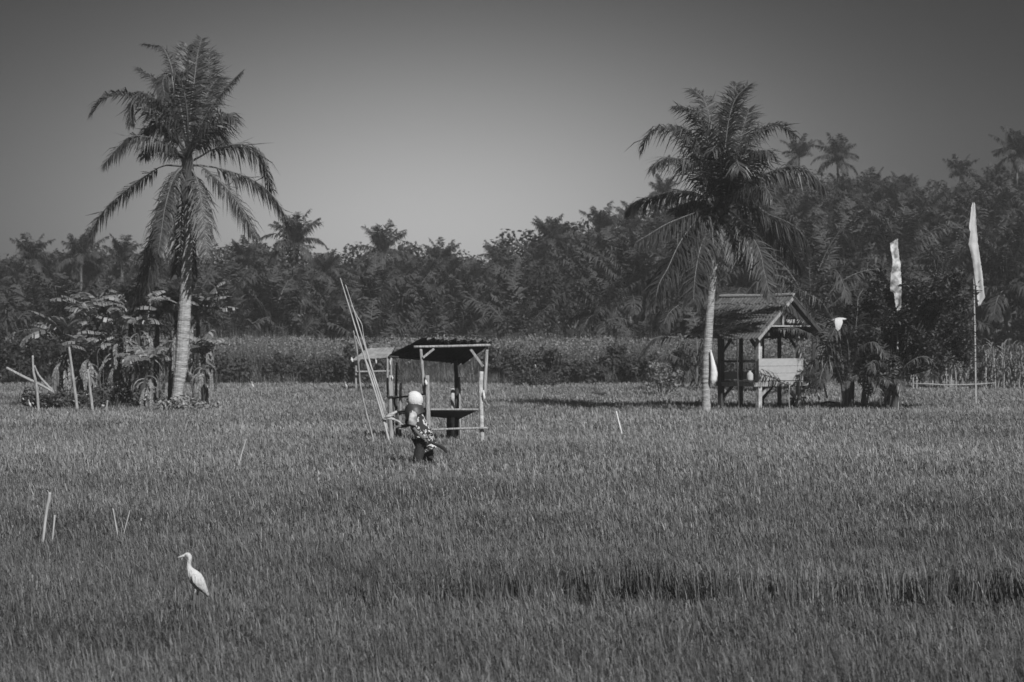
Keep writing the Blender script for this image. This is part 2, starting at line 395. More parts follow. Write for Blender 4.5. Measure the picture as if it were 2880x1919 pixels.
hero_palm('coconut_palm', 'tall coconut palm at left leaning over the banana clump', 
 [(494, 1160), (500, 1100), (508, 1040), (514, 960), (519, 880), (523, 800), (527, 720), (530, 640), (529, 560)],
 [.25, .18, .21, .225, .215, .2, .185, .165, .15, .14], D1, (528, 455), [
 ([(855, 900), (790, 560), (735, 330), (690, 215), (640, 178), (530, 165)], .6, dict(droop=.6, L=.45, wd=.04)),
 ([(850, 900), (760, 650), (690, 520), (600, 420), (490, 345)], 1.2, dict(droop=.5, L=.5)),
 ([(840, 960), (760, 800), (650, 660), (520, 590), (370, 545), (240, 575), (150, 690)], -1.0, dict(droop=.5, fold=.5, L=.75)),
 ([(840, 980), (740, 830), (640, 720), (560, 640), (450, 600), (440, 760)], -1.6, dict(droop=.9, L=.6)),
 ([(845, 1010), (730, 915), (600, 860), (450, 845), (340, 930), (240, 1050)], -1.5, dict(droop=1.2, L=.72)),
 ([(840, 1070), (740, 1060), (680, 1065), (590, 1110), (350, 1290), (200, 1450), (140, 1640)], .8, dict(droop=1.0, L=.62, start=.22)),
 ([(830, 1060), (750, 1160), (690, 1370), (660, 1568), (640, 1700)], -2.4, dict(droop=.7, L=.52, start=.04, n=110)),
 ([(860, 1060), (885, 1200), (885, 1450), (895, 1700), (915, 1900)], .5, dict(droop=.9, L=.36, start=.1)),
 ([(880, 1060), (960, 1070), (1050, 1140), (1180, 1270), (1280, 1430), (1370, 1600)], -.9, dict(droop=1.0, L=.8)),
 ([(880, 1060), (980, 1065), (1120, 1090), (1300, 1150), (1450, 1250), (1550, 1390), (1600, 1540)], .6, dict(droop=1.1, L=.85, start=.2)),
 ([(885, 1030), (960, 990), (1040, 945), (1200, 905), (1340, 930), (1420, 1050), (1475, 1240)], 1.0, dict(droop=1.0, L=.95, start=.2)),
 ([(870, 980), (940, 800), (1010, 660), (1130, 500), (1260, 365)], .5, dict(droop=.8, L=.45)),
 ([(860, 900), (885, 600), (910, 400), (930, 240), (960, 130)], 1.5, dict(droop=.35, L=.6)),
 ([(860, 900), (850, 650), (845, 420), (850, 290), (860, 180)], 1.6, dict(droop=.3, L=.75, fold=.2)),
 ([(862, 960), (855, 700), (830, 520), (790, 410), (730, 385), (675, 430), (690, 560)], -1.8, dict(droop=.9, L=.7)),
 ([(870, 940), (930, 730), (990, 560), (1050, 450), (1095, 420)], 1.4, dict(droop=.4, L=.8)),
 ([(875, 980), (960, 830), (1060, 740), (1150, 680), (1205, 720)], -1.2, dict(droop=.9, L=.8)),
 ([(830, 1050), (740, 1220), (640, 1450), (570, 1700), (510, 1900), (470, 2060)], -.8, dict(droop=1.1, L=.85, n=120)),
 ([(830, 1060), (760, 1220), (680, 1420), (620, 1640), (580, 1820), (560, 1960)], .6, dict(droop=1.1, L=.9, n=110)),
 ([(835, 960), (760, 840), (660, 770), (570, 780), (500, 860)], .5, dict(droop=1.0, L=.7)),
 ([(850, 1060), (820, 1300), (810, 1500), (800, 1720), (770, 1850)], 1.0, dict(droop=1.2, L=.8)),
 ([(870, 1060), (930, 1180), (960, 1350), (985, 1560), (1000, 1730)], -1.4, dict(droop=1.2, L=.65)),
 ([(850, 1040), (870, 930), (890, 830), (902, 770)], -.6, dict(droop=.1, L=.3, n=30, wd=.03)),
 ([(860, 960), (800, 760), (700, 640), (600, 560), (520, 520)], .9, dict(droop=.7, L=.8)),
 ([(870, 980), (960, 860), (1050, 800), (1110, 850), (1130, 900)], 1.0, dict(droop=1.1, L=.8)),
 ([(865, 900), (900, 700), (960, 560), (1000, 420), (1020, 220)], 1.9, dict(droop=.5, L=.7)),
 ([(850, 1040), (760, 960), (640, 900), (560, 930), (540, 1000)], 1.5, dict(droop=1.0, L=.6)),
 ], 11, c1, .8)
D2 = 71.5
hero_palm('coconut_palm', 'slender coconut palm standing just left of the tiled hut',
 [(1986, 1172), (1986, 1110), (1986, 1060), (1989, 990), (1993, 930), (1999, 850), (2006, 780), (2012, 720), (2019, 660), (2025, 620)],
 [.16, .13, .135, .14, .135, .12, .11, .1, .1, .1], D2, (2028, 575), [
 ([(720, 850), (700, 600), (670, 350), (630, 190), (560, 118)], .8, dict(droop=.45)),
 ([(715, 860), (690, 620), (630, 370), (550, 250), (455, 222)], -.5, dict(droop=.6)),
 ([(740, 850), (755, 550), (785, 300), (830, 170), (900, 95)], .6, dict(droop=.45)),
 ([(738, 850), (745, 560), (760, 330), (835, 80)], 1.6, dict(droop=.3, L=.6)),
 ([(715, 850), (640, 640), (550, 480), (460, 385), (350, 360), (260, 430), (245, 495)], -.5, dict(droop=.8, fold=.35)),
 ([(710, 870), (620, 680), (520, 580), (420, 545), (340, 570), (298, 620)], -1.5, dict(droop=.9)),
 ([(710, 880), (620, 790), (500, 755), (350, 775), (200, 820), (140, 880)], .8, dict(droop=1.2, start=.1)),
 ([(700, 880), (640, 870), (550, 900), (400, 960), (280, 1030), (195, 1080)], -1.3, dict(droop=1.1)),
 ([(710, 850), (650, 870), (560, 960), (470, 1090), (400, 1240), (345, 1340), (325, 1430)], -1.7, dict(droop=1.0, L=.95, start=.05, n=110)),
 ([(700, 900), (560, 980), (450, 1120), (340, 1250), (270, 1360), (245, 1480)], .6, dict(droop=1.2, L=.6)),
 ([(720, 900), (650, 1010), (600, 1130), (570, 1300), (560, 1450)], -1.6, dict(droop=1.0, L=.85)),
 ([(770, 850), (820, 640), (880, 500), (980, 390), (1100, 345), (1200, 410)], .5, dict(droop=.6, fold=.4)),
 ([(770, 860), (840, 690), (920, 570), (1000, 500), (1060, 530)], -1.4, dict(droop=.9)),
 ([(780, 850), (860, 720), (1000, 650), (1180, 598), (1290, 635), (1385, 730)], -.6, dict(droop=1.2, L=.95, start=.12)),
 ([(750, 870), (790, 810), (840, 788), (920, 815), (1020, 895), (1150, 950), (1250, 1030), (1290, 1130)], -.4, dict(droop=1.1, L=.9, n=110)),
 ([(760, 870), (850, 930), (920, 1030), (980, 1140), (1010, 1280), (1045, 1420)], -1.6, dict(droop=1.0, L=.8)),
 ([(760, 870), (880, 860), (960, 900), (1080, 1020), (1180, 1130), (1250, 1260)], 1.2, dict(droop=1.1, L=.85)),
 ([(740, 900), (790, 1000), (820, 1100), (830, 1200)], -.8, dict(droop=.9, L=.6, n=50)),
 ([(760, 850), (810, 600), (860, 400), (910, 240)], 1.3, dict(droop=.4)),
 ([(725, 850), (650, 600), (560, 420), (480, 350)], 1.3, dict(droop=.7)),
 ([(745, 850), (735, 600), (700, 480), (680, 500)], -2.2, dict(droop=.8)),
 ([(755, 860), (800, 680), (830, 560), (850, 620)], -2.2, dict(droop=.9)),
 ([(755, 870), (880, 760), (1000, 730), (1060, 800)], -2.0, dict(droop=1.1, L=.7)),
 ([(735, 870), (640, 820), (520, 830), (440, 900)], 1.8, dict(droop=1.1, L=.8)),
 ([(735, 880), (690, 960), (680, 1040), (690, 1130)], -1.0, dict(droop=1.2, L=.5, n=50)),
 ], 12, c3, .78)

# ------------------------------------------------------------------ forest on and before the hill
def far_palm(seed, H, r, nf, up=1.0, lean=.4):
    rg = np.random.default_rng(seed)
    root = thing('coconut_palm', (0, 0, -50), 'x', 'palm tree')
    m = MB(); lx, ly = rg.uniform(-lean, lean, 2)
    tube(m, [(0, 0, -.5), (lx*.3, ly*.3, H*.5), (lx, ly, H)], [.2, .14, .12], 6, n=8); m.build('trunk', M['fartrunk'], root)
    a, b = MB(), MB()
    for k in range(nf):
        az = k*2.399+rg.uniform(-.3, .3); el = R(rg.uniform(-5, 70))*up if k > nf*.5 else R(rg.uniform(60, 89))
        o = np.array([math.cos(az), math.sin(az), 0]); L = r*rg.uniform(.8, 1.1)
        pts = [np.array([lx, ly, H])]; e = el; up_ = el > R(58)
        for s in range(5):
            pts.append(pts[-1]+(o*math.cos(e)+np.array([0, 0, math.sin(e)]))*L/5); e -= R(rg.uniform(5, 15) if up_ else rg.uniform(13, 27))
        frond(a, b, pts, 1.0*r/3.6, 40, rg, wd=.1, droop=.9, thick=.03, start=.12)
    b2 = a.build('crown', M['far'], root); tube(b, [(lx, ly, H-.3), (lx, ly, H+.2)], [.15, .1], 6, n=2); b.build('midribs', M['rachis'], root)
    return root
def far_tree(seed, H, r, m_):
    rg = np.random.default_rng(seed)
    root = thing('broadleaf_tree', (0, 0, -50), 'x', 'tree')
    a = MB(); cc = crown(a, (0, 0, H-r*.8), (r*1.1, r*1.1, r*.95), 34, 60, .3, rg, cl=.3)
    m = MB(); tube(m, [(0, 0, -.5), (.1, 0, H*.4), (0, .1, H-r)], [.2, .15, .1], 6, n=6)
    for q in cc[:9]: tube(m, [(0, .1, H-r*1.4), (np.array([0, .1, H-r*1.2])+q)/2, q], [.08, .05, .02], 4, n=5)
    m.build('trunk', M['fartrunk'], root); a.build('crown', m_, root)
    return root
PV = [far_palm(100+k, h, r, nf) for k, (h, r, nf) in enumerate([(7, 3.4, 24), (7, 3.0, 18), (5.5, 3.6, 22), (7.5, 3.1, 26)])]
PVH = [7, 7, 5.5, 7.5]
PS = [far_palm(120+k, h, r, nf, 1.0, .1) for k, (h, r, nf) in enumerate([(1.0, 3.9, 17), (1.8, 4.2, 20), (.6, 3.2, 14)])]
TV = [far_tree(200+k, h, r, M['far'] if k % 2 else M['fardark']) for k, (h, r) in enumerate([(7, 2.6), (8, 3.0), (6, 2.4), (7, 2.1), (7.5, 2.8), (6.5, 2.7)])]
TVH = [7, 8, 6, 7, 7.5, 6.5]
used = {}
def place_palm(v, loc, rz, sxy, Hh, label, group):
    o = place(PV[v], loc, rz, (sxy, sxy, sxy), label, group); k = max(Hh/sxy, .8)
    for ch in o.children:
        if ch.name.startswith('trunk'): ch.scale = (1, 1, k/PVH[v])
        else: ch.location = (0, 0, k-PVH[v])
    return o
def place(root, loc, rz, sc, label, group):
    if root.name not in used:
        used[root.name] = 1; root.location = loc; root.rotation_euler = (0, 0, rz); root.scale = sc
        root['label'] = label; root['group'] = group; return root
    return copy_thing(root, loc, rz, sc, label, group)
SKX = [0, 100, 160, 300, 420, 520, 560, 640, 700, 820, 900, 950, 1050, 1200, 1320, 1400, 1470, 1560, 1640, 1720, 1800, 1900, 2000, 2150, 2300, 2420, 2500, 2620, 2720, 2880, 3200]
SKY = [745, 760, 740, 745, 740, 760, 765, 725, 715, 725, 735, 745, 725, 735, 750, 745, 705, 685, 690, 650, 625, 600, 590, 540, 535, 540, 545, 560, 535, 520, 500]
rf = random.Random(5)
GP = 'coconut palms of the forest behind the paddy'; GT = 'broadleaf trees of the forest behind the paddy'
GS = 'stemless young palms at the foot of the forest'
LT = 'bushy broadleaf tree merging into the forest mass behind the paddy'
LP = 'coconut palm half hidden inside the forest mass behind the paddy'
LS = 'stemless young palm with arching fronds at the foot of the forest'
# palms whose heads stand clear against the sky: crown heart (px, py), distance, variant, label
skyline = [
 (100, 742, 168, 1, 'palm head against the sky left of the big leaning palm, nearest the photo edge'),
 (228, 742, 166, 0, 'broad palm head on the skyline left of the fronds of the big leaning palm'),
 (345, 745, 170, 1, 'palm head on the skyline half behind the drooping fronds of the leaning palm'),
 (818, 700, 150, 0, 'largest palm head on the skyline just right of the leaning palm'),
 (700, 752, 172, 3, 'ragged palm head on the skyline under the right fronds of the leaning palm'),
 (1081, 722, 170, 2, 'palm head with upright fronds on the skyline above the bamboo poles'),
 (1230, 752, 178, 1, 'low palm head on the skyline above the small roofed shelter'),
 (1405, 742, 200, 1, 'thin lone palm on the skyline at the lowest dip of the forest'),
 (1558, 690, 176, 3, 'round drooping palm head on the first rise of the skyline'),
 (1690, 668, 178, 2, 'palm head on the skyline midway up the slope beside the slender palm'),
 (1860, 560, 205, 1, 'palm head peeping over the forest left of the slender palm crown'),
 (2240, 452, 190, 1, 'palm head on the hilltop just right of the slender palm crown'),
 (2362, 462, 186, 0, 'tallest round palm head on the hilltop above the white flying bird'),
 (2454, 545, 188, 1, 'small palm head on the hilltop between two taller ones, above the ragged flag'),
 (2536, 558, 192, 3, 'low palm head on the flat stretch of the hilltop left of the tall flag'),
 (2709, 505, 194, 1, 'palm head with upright tuft on the hilltop above the tall flag'),
 (2797, 548, 184, 2, 'dark palm head on the hilltop right of the tall flag'),
 (2862, 448, 172, 0, 'tall palm cut by the right photo edge on the hilltop'),
]
for (px, py, d, v, lab) in skyline:
    py -= 6
    x = (px-1440)/F*d; g = float(hill(x, d)); z = CZ-(py-HY)/F*d; s = (z-g)/PVH[v]
    s2 = .74 if d < 180 else .7
    place_palm(v, (x, d, g), rf.uniform(0, 6.28), s2, z-g, lab, GP)
def trees_row(d, dd, step, drop, pal, sc, ps):
    half = .232*d+7; x = -half
    while x < half:
        xx = x+rf.uniform(-.8, .8); y = d+rf.uniform(-dd, dd); px = 1440+xx/y*F
        py = np.interp(px, SKX, SKY)+drop+(9 if px < 1420 else 0)+rf.uniform(0, 30)
        z = CZ-(py-HY)/F*y; g = float(hill(xx, y)); Ht = max(z-g, 1.6)
        if rf.random() < pal:
            v = rf.randrange(4); q_ = ps*rf.uniform(.85, 1.15)
            place_palm(v, (xx, y, g), rf.uniform(0, 6.28), q_, max(Ht-1.9*q_, 1.0), LP, GP)
        else:
            v = rf.randrange(6)
            if px < 470 or px > 2420: v = v//2*2  # trees at both sides get only dark leaves, painting in lens falloff
            s = Ht/TVH[v]; s1 = max(s, .55)*rf.uniform(.85, 1.1)
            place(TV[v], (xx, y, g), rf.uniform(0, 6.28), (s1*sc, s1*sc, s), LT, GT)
        x += step*rf.uniform(.75, 1.25)
trees_row(184, 5, 2.0, -42, .15, 1.1, .6)
trees_row(170, 5, 2.2, -16, .7, 1.0, .66)
trees_row(157, 4, 2.6, 30, .85, 1.0, .9)
trees_row(146, 3, 2.9, 70, .9, 1.0, 1.1)
trees_row(136, 3, 3.3, 110, .9, 1.0, 1.3)
trees_row(128, 2, 3.4, 165, .7, 1.0, 1.0)
for k in range(16):
    d = rf.uniform(123, 128); x = -28+k*3.9+rf.uniform(-1, 1)
    if -8 < x < 12 or x < -17 or x > 14:
        s = rf.uniform(.8, 1.15); place(PS[k % 3], (x, d, float(hill(x, d))), rf.uniform(0, 6.28), (s, s, s), LS, GS)
mb = MB(); leaf_quads(mb, scrub_pts[0], scrub_pts[1], np.random.default_rng(2).uniform(.07, .2, len(scrub_pts[0])), np.random.default_rng(2))
tag(mb.build('bank_scrub', M['reed']), 'pale leafy scrub mixed into the tall grass of the far bank', 'scrub', kind='stuff')
# dense undergrowth that fills the forest floor
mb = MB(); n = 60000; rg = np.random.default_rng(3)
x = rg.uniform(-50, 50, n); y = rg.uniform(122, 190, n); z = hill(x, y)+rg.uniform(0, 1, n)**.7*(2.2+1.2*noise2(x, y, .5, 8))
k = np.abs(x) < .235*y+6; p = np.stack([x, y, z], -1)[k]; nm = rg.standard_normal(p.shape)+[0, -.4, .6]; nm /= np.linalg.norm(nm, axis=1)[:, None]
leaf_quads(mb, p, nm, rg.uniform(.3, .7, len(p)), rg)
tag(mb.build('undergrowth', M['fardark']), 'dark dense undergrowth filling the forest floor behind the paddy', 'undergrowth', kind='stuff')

# ------------------------------------------------------------------ shrubs
def shrub(px, py, d, wpx, hpx, label, m_='far', seed=0, per=70, ls=.13, group=None, name='shrub', ncl=22, cl=.34):
    rg = np.random.default_rng(seed+300); ppm = F/d
    base = P(px, py, d); base.z = 0; H = CZ-(py-hpx-HY)/ppm; rx = wpx/ppm/2
    root = thing(name, base, label, 'shrub', group)
    a = MB(); cc = crown(a, (0, 0, H*.52), (rx, rx*.8, H*.46), ncl, per, ls, rg, cl=cl)
    b = MB()
    for q in cc[:8]: tube(b, [(q[0]*.15, q[1]*.15, -.05), (q[0]*.5, q[1]*.5, q[2]*.55), q], [.035, .022, .01], 5, n=6)
    b.build('stem', M['darkbark'], root); a.build('crown', M[m_], root); return root
fs = random.Random(9)
GB = 'dark bushes along the far edge of the paddy'
where = ['behind the banana clump', 'right of the leaning palm', 'left of the bamboo poles', 'behind the thatched far hut', 'behind the far hut roof', 'just right of the shelter roof', 'right of the shelter', 'behind the small perched bird', 'midway between shelter and slender palm', 'left of the pale round bush']
sx = [560, 660, 790, 900, 1010, 1420, 1540, 1640, 1730, 1800]
for k, px in enumerate(sx):
    shrub(px+fs.uniform(-15, 15), 1072, 113+fs.uniform(-.5, 1.5), fs.uniform(120, 190), fs.uniform(55, 100), 'dark ragged bush at the far paddy edge, '+where[k], 'far', k, 110, .2, GB)
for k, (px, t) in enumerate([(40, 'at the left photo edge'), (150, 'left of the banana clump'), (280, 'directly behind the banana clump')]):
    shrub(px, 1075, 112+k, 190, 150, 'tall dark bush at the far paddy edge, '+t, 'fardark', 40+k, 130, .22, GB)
shrub(1500, 1082, dist(1082), 130, 48, 'low dark bush with a bare pale branch on the paddy edge', 'far', 60, 70, .13)
shrub(1862, 1098, 93, 120, 95, 'pale round bush on a thin base left of the slender palm', 'reed', 61, 90, .12)
shrub(1925, 1080, 103, 130, 110, 'grey leafy bush directly behind the slender palm trunk', 'far', 62, 90, .15)
shrub(180, 1160, 74.5, 250, 62, 'low black bush at the foot of the leaning stakes', 'gloss', 63, 130, .12, ncl=40, cl=.25)
shrub(320, 1155, 75.5, 230, 80, 'dark scrub under the drooping banana leaves', 'gloss', 64, 130, .12, ncl=40, cl=.25)
shrub(520, 1163, 73.2, 200, 42, 'bright leafy creeper heap at the foot of the leaning palm', 'dryleaf', 65, 60, .13, ncl=36, cl=.25)
shrub(2260, 1100, 92, 200, 90, 'grey bush seen between the hut posts', 'far', 66, 90, .14)
shrub(2120, 1085, 98, 200, 60, 'grey bush seen under the left side of the hut roof', 'far', 67, 90, .14)

# ------------------------------------------------------------------ banana clump
def banana(px, py, d, H, nl, seed, label, L=1.7, group='banana plants of the clump at left', dry=4, lm=None):
    lm = lm or M['banana']
    rg = np.random.default_rng(seed); base = P(px, py, d); base.z = 0
    root = thing('banana_plant', base, label, 'banana plant', group)
    lx, ly = rg.uniform(-.25, .25, 2); top = np.array([lx, ly, H])
    b = MB(); tube(b, [(0, 0, -.05), (lx*.3, ly*.3, H*.5), top], [.13, .11, .06], 8, n=8, wob=.05, rng=rg); b.build('stem', M['bstem'], root)
    for k in range(nl+dry):
        az = k*2.4+rg.uniform(-.4, .4); hang = k >= nl
        el = R(rg.uniform(58, 89)) if not hang else R(rg.uniform(-20, 20))
        o = np.array([math.cos(az), math.sin(az), 0]); LL = L*rg.uniform(.75, 1.2)*(.85 if hang else 1)
        pts = [top-np.array([0, 0, .0 if not hang else rg.uniform(.05, H*.5)])]; e = el
        for s in range(6): pts.append(pts[-1]+(o*math.cos(e)+np.array([0, 0, math.sin(e)]))*LL/6); e -= R(rg.uniform(6, 27) if not hang else rg.uniform(22, 36)); e = max(e, R(-92))
        leaf_paddle(pts, rg, root, M['dryleaf'] if hang else lm, .1 if hang else .28)
    return root
def leaf_paddle(pts, rg, root, m_, wd=.27, tear=.5):
    c = catmull(pts, 30); T = np.gradient(c, axis=0); T /= np.linalg.norm(T, axis=1)[:, None]
    O = c[-1]-c[0]; O[2] = 0; O = O/(np.linalg.norm(O)+1e-6) if np.linalg.norm(O) > .1 else np.array([0, -1, 0.])
    S = np.cross(O, [0, 0, 1]); mb = MB(); a0 = 6
    for sg in (1, -1):
        i_ = a0; drp = rg.uniform(.1, .9)
        while i_ < 29:
            st = int(rg.integers(1, 4)); j_ = min(i_+st, 29)
            w0, w1 = [wd*math.sin(math.pi*min(1, (q-a0+1)/25))**.6 for q in (i_, j_)]
            if rg.uniform() < tear: drp = rg.uniform(.1, 1.3)
            N = np.cross(S, T[i_]); N = N if N[2] > 0 else -N
            dv = S*sg*.9+N*.25-np.array([0, 0, drp*.6])+T[i_]*.2; dv /= np.linalg.norm(dv)
            dv2 = S*sg*.6-np.array([0, 0, drp])+T[i_]*.25; dv2 /= np.linalg.norm(dv2)
            A, B = c[i_], c[j_]-(c[j_]-c[i_])*.22
            mb.add([A, B, B+dv*w1*.55, A+dv*w0*.55, B+dv*w1*.55+dv2*w1*.5, A+dv*w0*.55+dv2*w0*.5], [[0, 1, 2, 3], [3, 2, 4, 5]])
            i_ = j_
    tube(mb, c, [.025, .015, .006], 5, spl=False)
    mb.build('leaf', m_, root)
bl = ['leftmost banana plant of the clump, leaning over the stakes', 'short banana plant between the stakes', 'banana plant with one upright pale leaf', 'banana plant at the heart of the clump with hanging dry leaves',
 'banana plant close on the left of the leaning palm trunk', 'banana plant behind the leaning palm trunk', 'banana plant right of the leaning palm trunk with a long torn leaf', 'small banana plant low on the right of the leaning trunk',
 'back row banana plant left in the clump', 'back row banana plant in the middle of the clump', 'back row banana plant near the trunk', 'low banana shoot in front of the clump']
for k, (px, py, d, H) in enumerate([(180, 1150, 76, 2.3), (225, 1155, 75.5, 1.9), (290, 1150, 77, 2.9), (345, 1150, 76, 2.7), (410, 1148, 76.5, 2.9), (480, 1140, 79, 3.2), (565, 1120, 79, 3.1), (580, 1125, 77, 1.9), (245, 1140, 79, 3.0), (370, 1140, 80, 3.3), (440, 1140, 79.5, 3.1), (395, 1150, 75.2, 1.6)]):
    banana(px, py, d, H, 14, 500+k, bl[k], L=1.75 if H > 1.95 else 1.2, dry=16)

# ------------------------------------------------------------------ stakes, poles, logs
def stick(name, px, d, r, label, cat='stake', m_='wood', group=None, foot=True, seed=1, seg=7):
    rg = np.random.default_rng(seed); pts = [P(a, b, d if not hasattr(d, '__len__') else d[i_]) for i_, (a, b) in enumerate(px)]
    if foot:
        v = (pts[-1]-pts[-2]).normalized(); pts[-1] = pts[-1]+v*((pts[-1].z+.1)/max(-v.z, .3))
    b0 = pts[-1].copy(); m = MB(); tube(m, [p-b0 for p in pts], r, seg, n=max(8, 4*len(pts)), wob=.05, rng=rg)
    o = m.build(name, M[m_], smooth=True); o.location = b0
    return tag(o, label, cat, group)
GST = 'stakes standing before the banana clump'
o = stick('wooden_stake', [(92, 1000), (94, 1045), (103, 1090), (109, 1164)], 71.5, [.03, .04, .045, .05], 'crooked pale stake with a forked top, first from the left', group=GST)
stick('broken_branch', [(97, 1028), (112, 1060), (152, 1104)], 73, [.02, .035, .05], 'thin dark broken branch leaning behind the crooked forked stake', 'branch', 'wood', foot=False)
stick('bare_log', [(18, 1035), (70, 1062), (118, 1085), (152, 1105)], 72.5, [.045, .05, .045, .03], 'long bare log slanting up to the left photo edge', 'log', foot=False)
stick('wooden_stake', [(194, 976), (204, 1050), (212, 1110), (219, 1169)], 71.6, [.035, .045, .05, .055], 'tallest pale stake before the banana clump', group=GST)
stick('wooden_stake', [(247, 1039), (254, 1100), (262, 1172)], 71.3, [.03, .045, .05], 'straight pointed stake right of the tallest one', group=GST)
stick('wooden_stake', [(302, 1126), (300, 1145), (298, 1167)], 71.8, [.03, .035, .035], 'short thin stake before the dark scrub', group=GST)
GF = 'short stakes sticking out of the near rice'
def fstick(px, d, r, lab): return stick('rice_stake', px, d, r, lab, 'stake', 'bamboo', GF)
fstick([(140, 1385), (137, 1410), (130, 1445), (125, 1487)], dist(1500), [.02, .022, .017, .018], 'tallest slanting stake in the near rice at left')
fstick([(153.5, 1452), (152.5, 1465), (150, 1492)], dist(1500), [.011, .012, .007], 'short stake close right of the tallest one in the near rice')
fstick([(317, 1430), (321, 1450), (325, 1472)], dist(1483), [.008, .009, .008], 'stake leaning left in the near rice above the white bird')
fstick([(366, 1437), (361, 1452), (355, 1475)], dist(1485), [.006, .006, .006], 'thin dull stake leaning right in the near rice above the white bird')
stick('paddy_stake', [(1733, 1157), (1739, 1182), (1746, 1209)], dist(1210), [.017, .02, .017], 'single white slanting stick in the open rice right of the shelter', 'stake', 'white')
stick('twig', [(693, 1235), (686, 1255), (676, 1290)], dist(1300), [.01, .014, .01], 'pale forked twig in the open rice left of the woman', 'twig', 'bamboo')
stick('thin_pole', [(994, 930), (1004, 985), (1010, 1040), (1018, 1110), (1034, 1173)], 50.5, [.012, .017, .02, .02, .02], 'thin bent pole left of the bamboo pole bundle', 'pole', 'wood')

DS = 51.0
bun = thing('bamboo_bundle', P(1092, 1240, DS-.4), 'bundle of long bamboo poles leaning left out of the shelter post', 'bamboo poles'); bun.location.z = 0
def part_tube(root, name, pts, r, m_, seg=7, **k):
    m = MB(); tube(m, pts, r, seg, n=max(8, 4*len(pts)), wob=.03, rng=np.random.default_rng(len(pts)), **k)
    return child(m.build(name, M[m_], smooth=True), root)
for px, r in (([(957, 782), (990, 890), (1040, 1055), (1078, 1180), (1095, 1245)], [.009, .016, .022, .026, .03]),
              ([(972, 801), (1005, 905), (1045, 1035), (1087, 1165)], [.008, .015, .02, .022]),
              ([(988, 858), (1002, 885), (1017, 912), (1021, 935), (1026, 962), (1050, 1050), (1088, 1180)], [.009, .011, .009, .008, .009, .012, .015]),
              ([(1000, 945), (1040, 1040), (1060, 1100), (1092, 1215)], [.008, .013, .018, .02])):
    part_tube(bun, 'bamboo_pole', [P(a, b, DS-.4) for a, b in px], r, 'bamboo')
m = MB(); rg = np.random.default_rng(4)
tube(m, [P(1078, 1178, DS-.45), P(1095, 1170, DS-.5), P(1112, 1160, DS-.5), P(1116, 1156, DS-.5)], [.02, .045, .03, .01], 6, wob=.15, rng=rg)
tube(m, [P(1080, 1180, DS-.45), P(1100, 1178, DS-.5), P(1118, 1184, DS-.5), P(1135, 1196, DS-.5)], [.02, .03, .018, .006], 6, wob=.15, rng=rg)
child(m.build('cloth_tie', M['cloth']), bun)

# ------------------------------------------------------------------ roofed shelter in the middle of the paddy
sh = thing('field_shelter', P(1205, 1235, DS), 'small open pole shelter with a ragged dark sloping roof and a tilted bench', 'shelter'); sh.location.z = 0
DM, DR, DL, DB = 51.0, 51.3, 52.4, 52.7
def sp(name, pts, r, m_='wood', seg=8): return part_tube(sh, name, pts, r, m_, seg)
def dn(p): q = p.copy(); q.z = -.05; return q
a = P(1354, 1045, DR); sp('post', [a, P(1352, 1085, DR), P(1353, 1140, DR), dn(P(1358, 1225, DR))], [.05, .056, .05, .055], 'log', 9)
a = P(1201, 1056, DM); sp('post', [a, P(1203, 1120, DM), dn(P(1206, 1225, DM))], [.045, .052, .055], 'wood', 9)
a = P(1098, 1056, DL); sp('post', [a, P(1099, 1130, DL), dn(P(1102, 1230, DL))], [.05, .062, .065], 'wood', 9)
a = P(1273, 1092, DB-.2); sp('post', [a, dn(P(1271, 1225, DB-.2))], [.047, .055], 'log', 9)
sp('upright', [P(1370, 975, DR+.1), P(1366, 1050, DR+.08), P(1364, 1112, DR+.08)], [.036, .04, .042])
sp('upright', [P(1183, 978, DM+.08), P(1188, 1040, DM+.08), P(1194, 1106, DM+.1)], [.036, .038, .038])
sp('upright', [P(1281, 1014, DB), P(1284, 1080, DB), dn(P(1288, 1225, DB))], [.042, .05, .05], 'darkwood')
sp('upright', [P(1292, 1060, DB+.1), P(1291, 1110, DB+.1), dn(P(1294, 1225, DB+.1))], [.02, .045, .045])
sp('upright', [P(1090, 1001, DL+.15), P(1090, 1080, DL+.1), P(1092, 1120, DL+.05)], [.025, .03, .03])
sp('upright', [P(1116, 1020, DL+.3), P(1114, 1110, DL+.3), dn(P(1118, 1225, DL+.3))], [.02, .03, .03], 'darkwood')
sp('upright', [P(1127, 1078, DL+.5), P(1126, 1120, DL+.5), dn(P(1124, 1225, DL+.5))], [.025, .035, .035])
sp('beam', [P(1164, 976, DM), P(1270, 974, (DM+DR)/2), P(1379, 971, DR)], [.028, .03, .03])
sp('beam', [P(1092, 1003, DL+.1), P(1298, 1020, DB+.1)], [.025, .025], 'darkwood')
m = MB(); plank(m, P(1221, 981, DM+.02), P(1190, 1006, DM+.02), .05, .03); child(m.build('brace', M['wood']), sh)
m = MB(); plank(m, P(1323, 981, DR), P(1359, 1031, DR), .055, .03); child(m.build('brace', M['wood']), sh)
sp('rail', [P(1213, 1209, DM-.1), P(1290, 1206, 51.1), P(1371, 1204, DR-.1)], [.022, .026, .026])
sp('rail', [P(1106, 1120, DL), P(1201, 1108, DM+.1)], [.02, .02], 'darkwood')
sp('rail', [P(1105, 1160, DL-.1), P(1200, 1150, DM+.1)], [.02, .025], 'darkwood')
sp('bent_branch', [P(1110, 1118, DL), P(1112, 1142, DL), P(1122, 1160, DL), P(1150, 1163, DL-.5)], [.03, .03, .022, .015], 'darkwood')
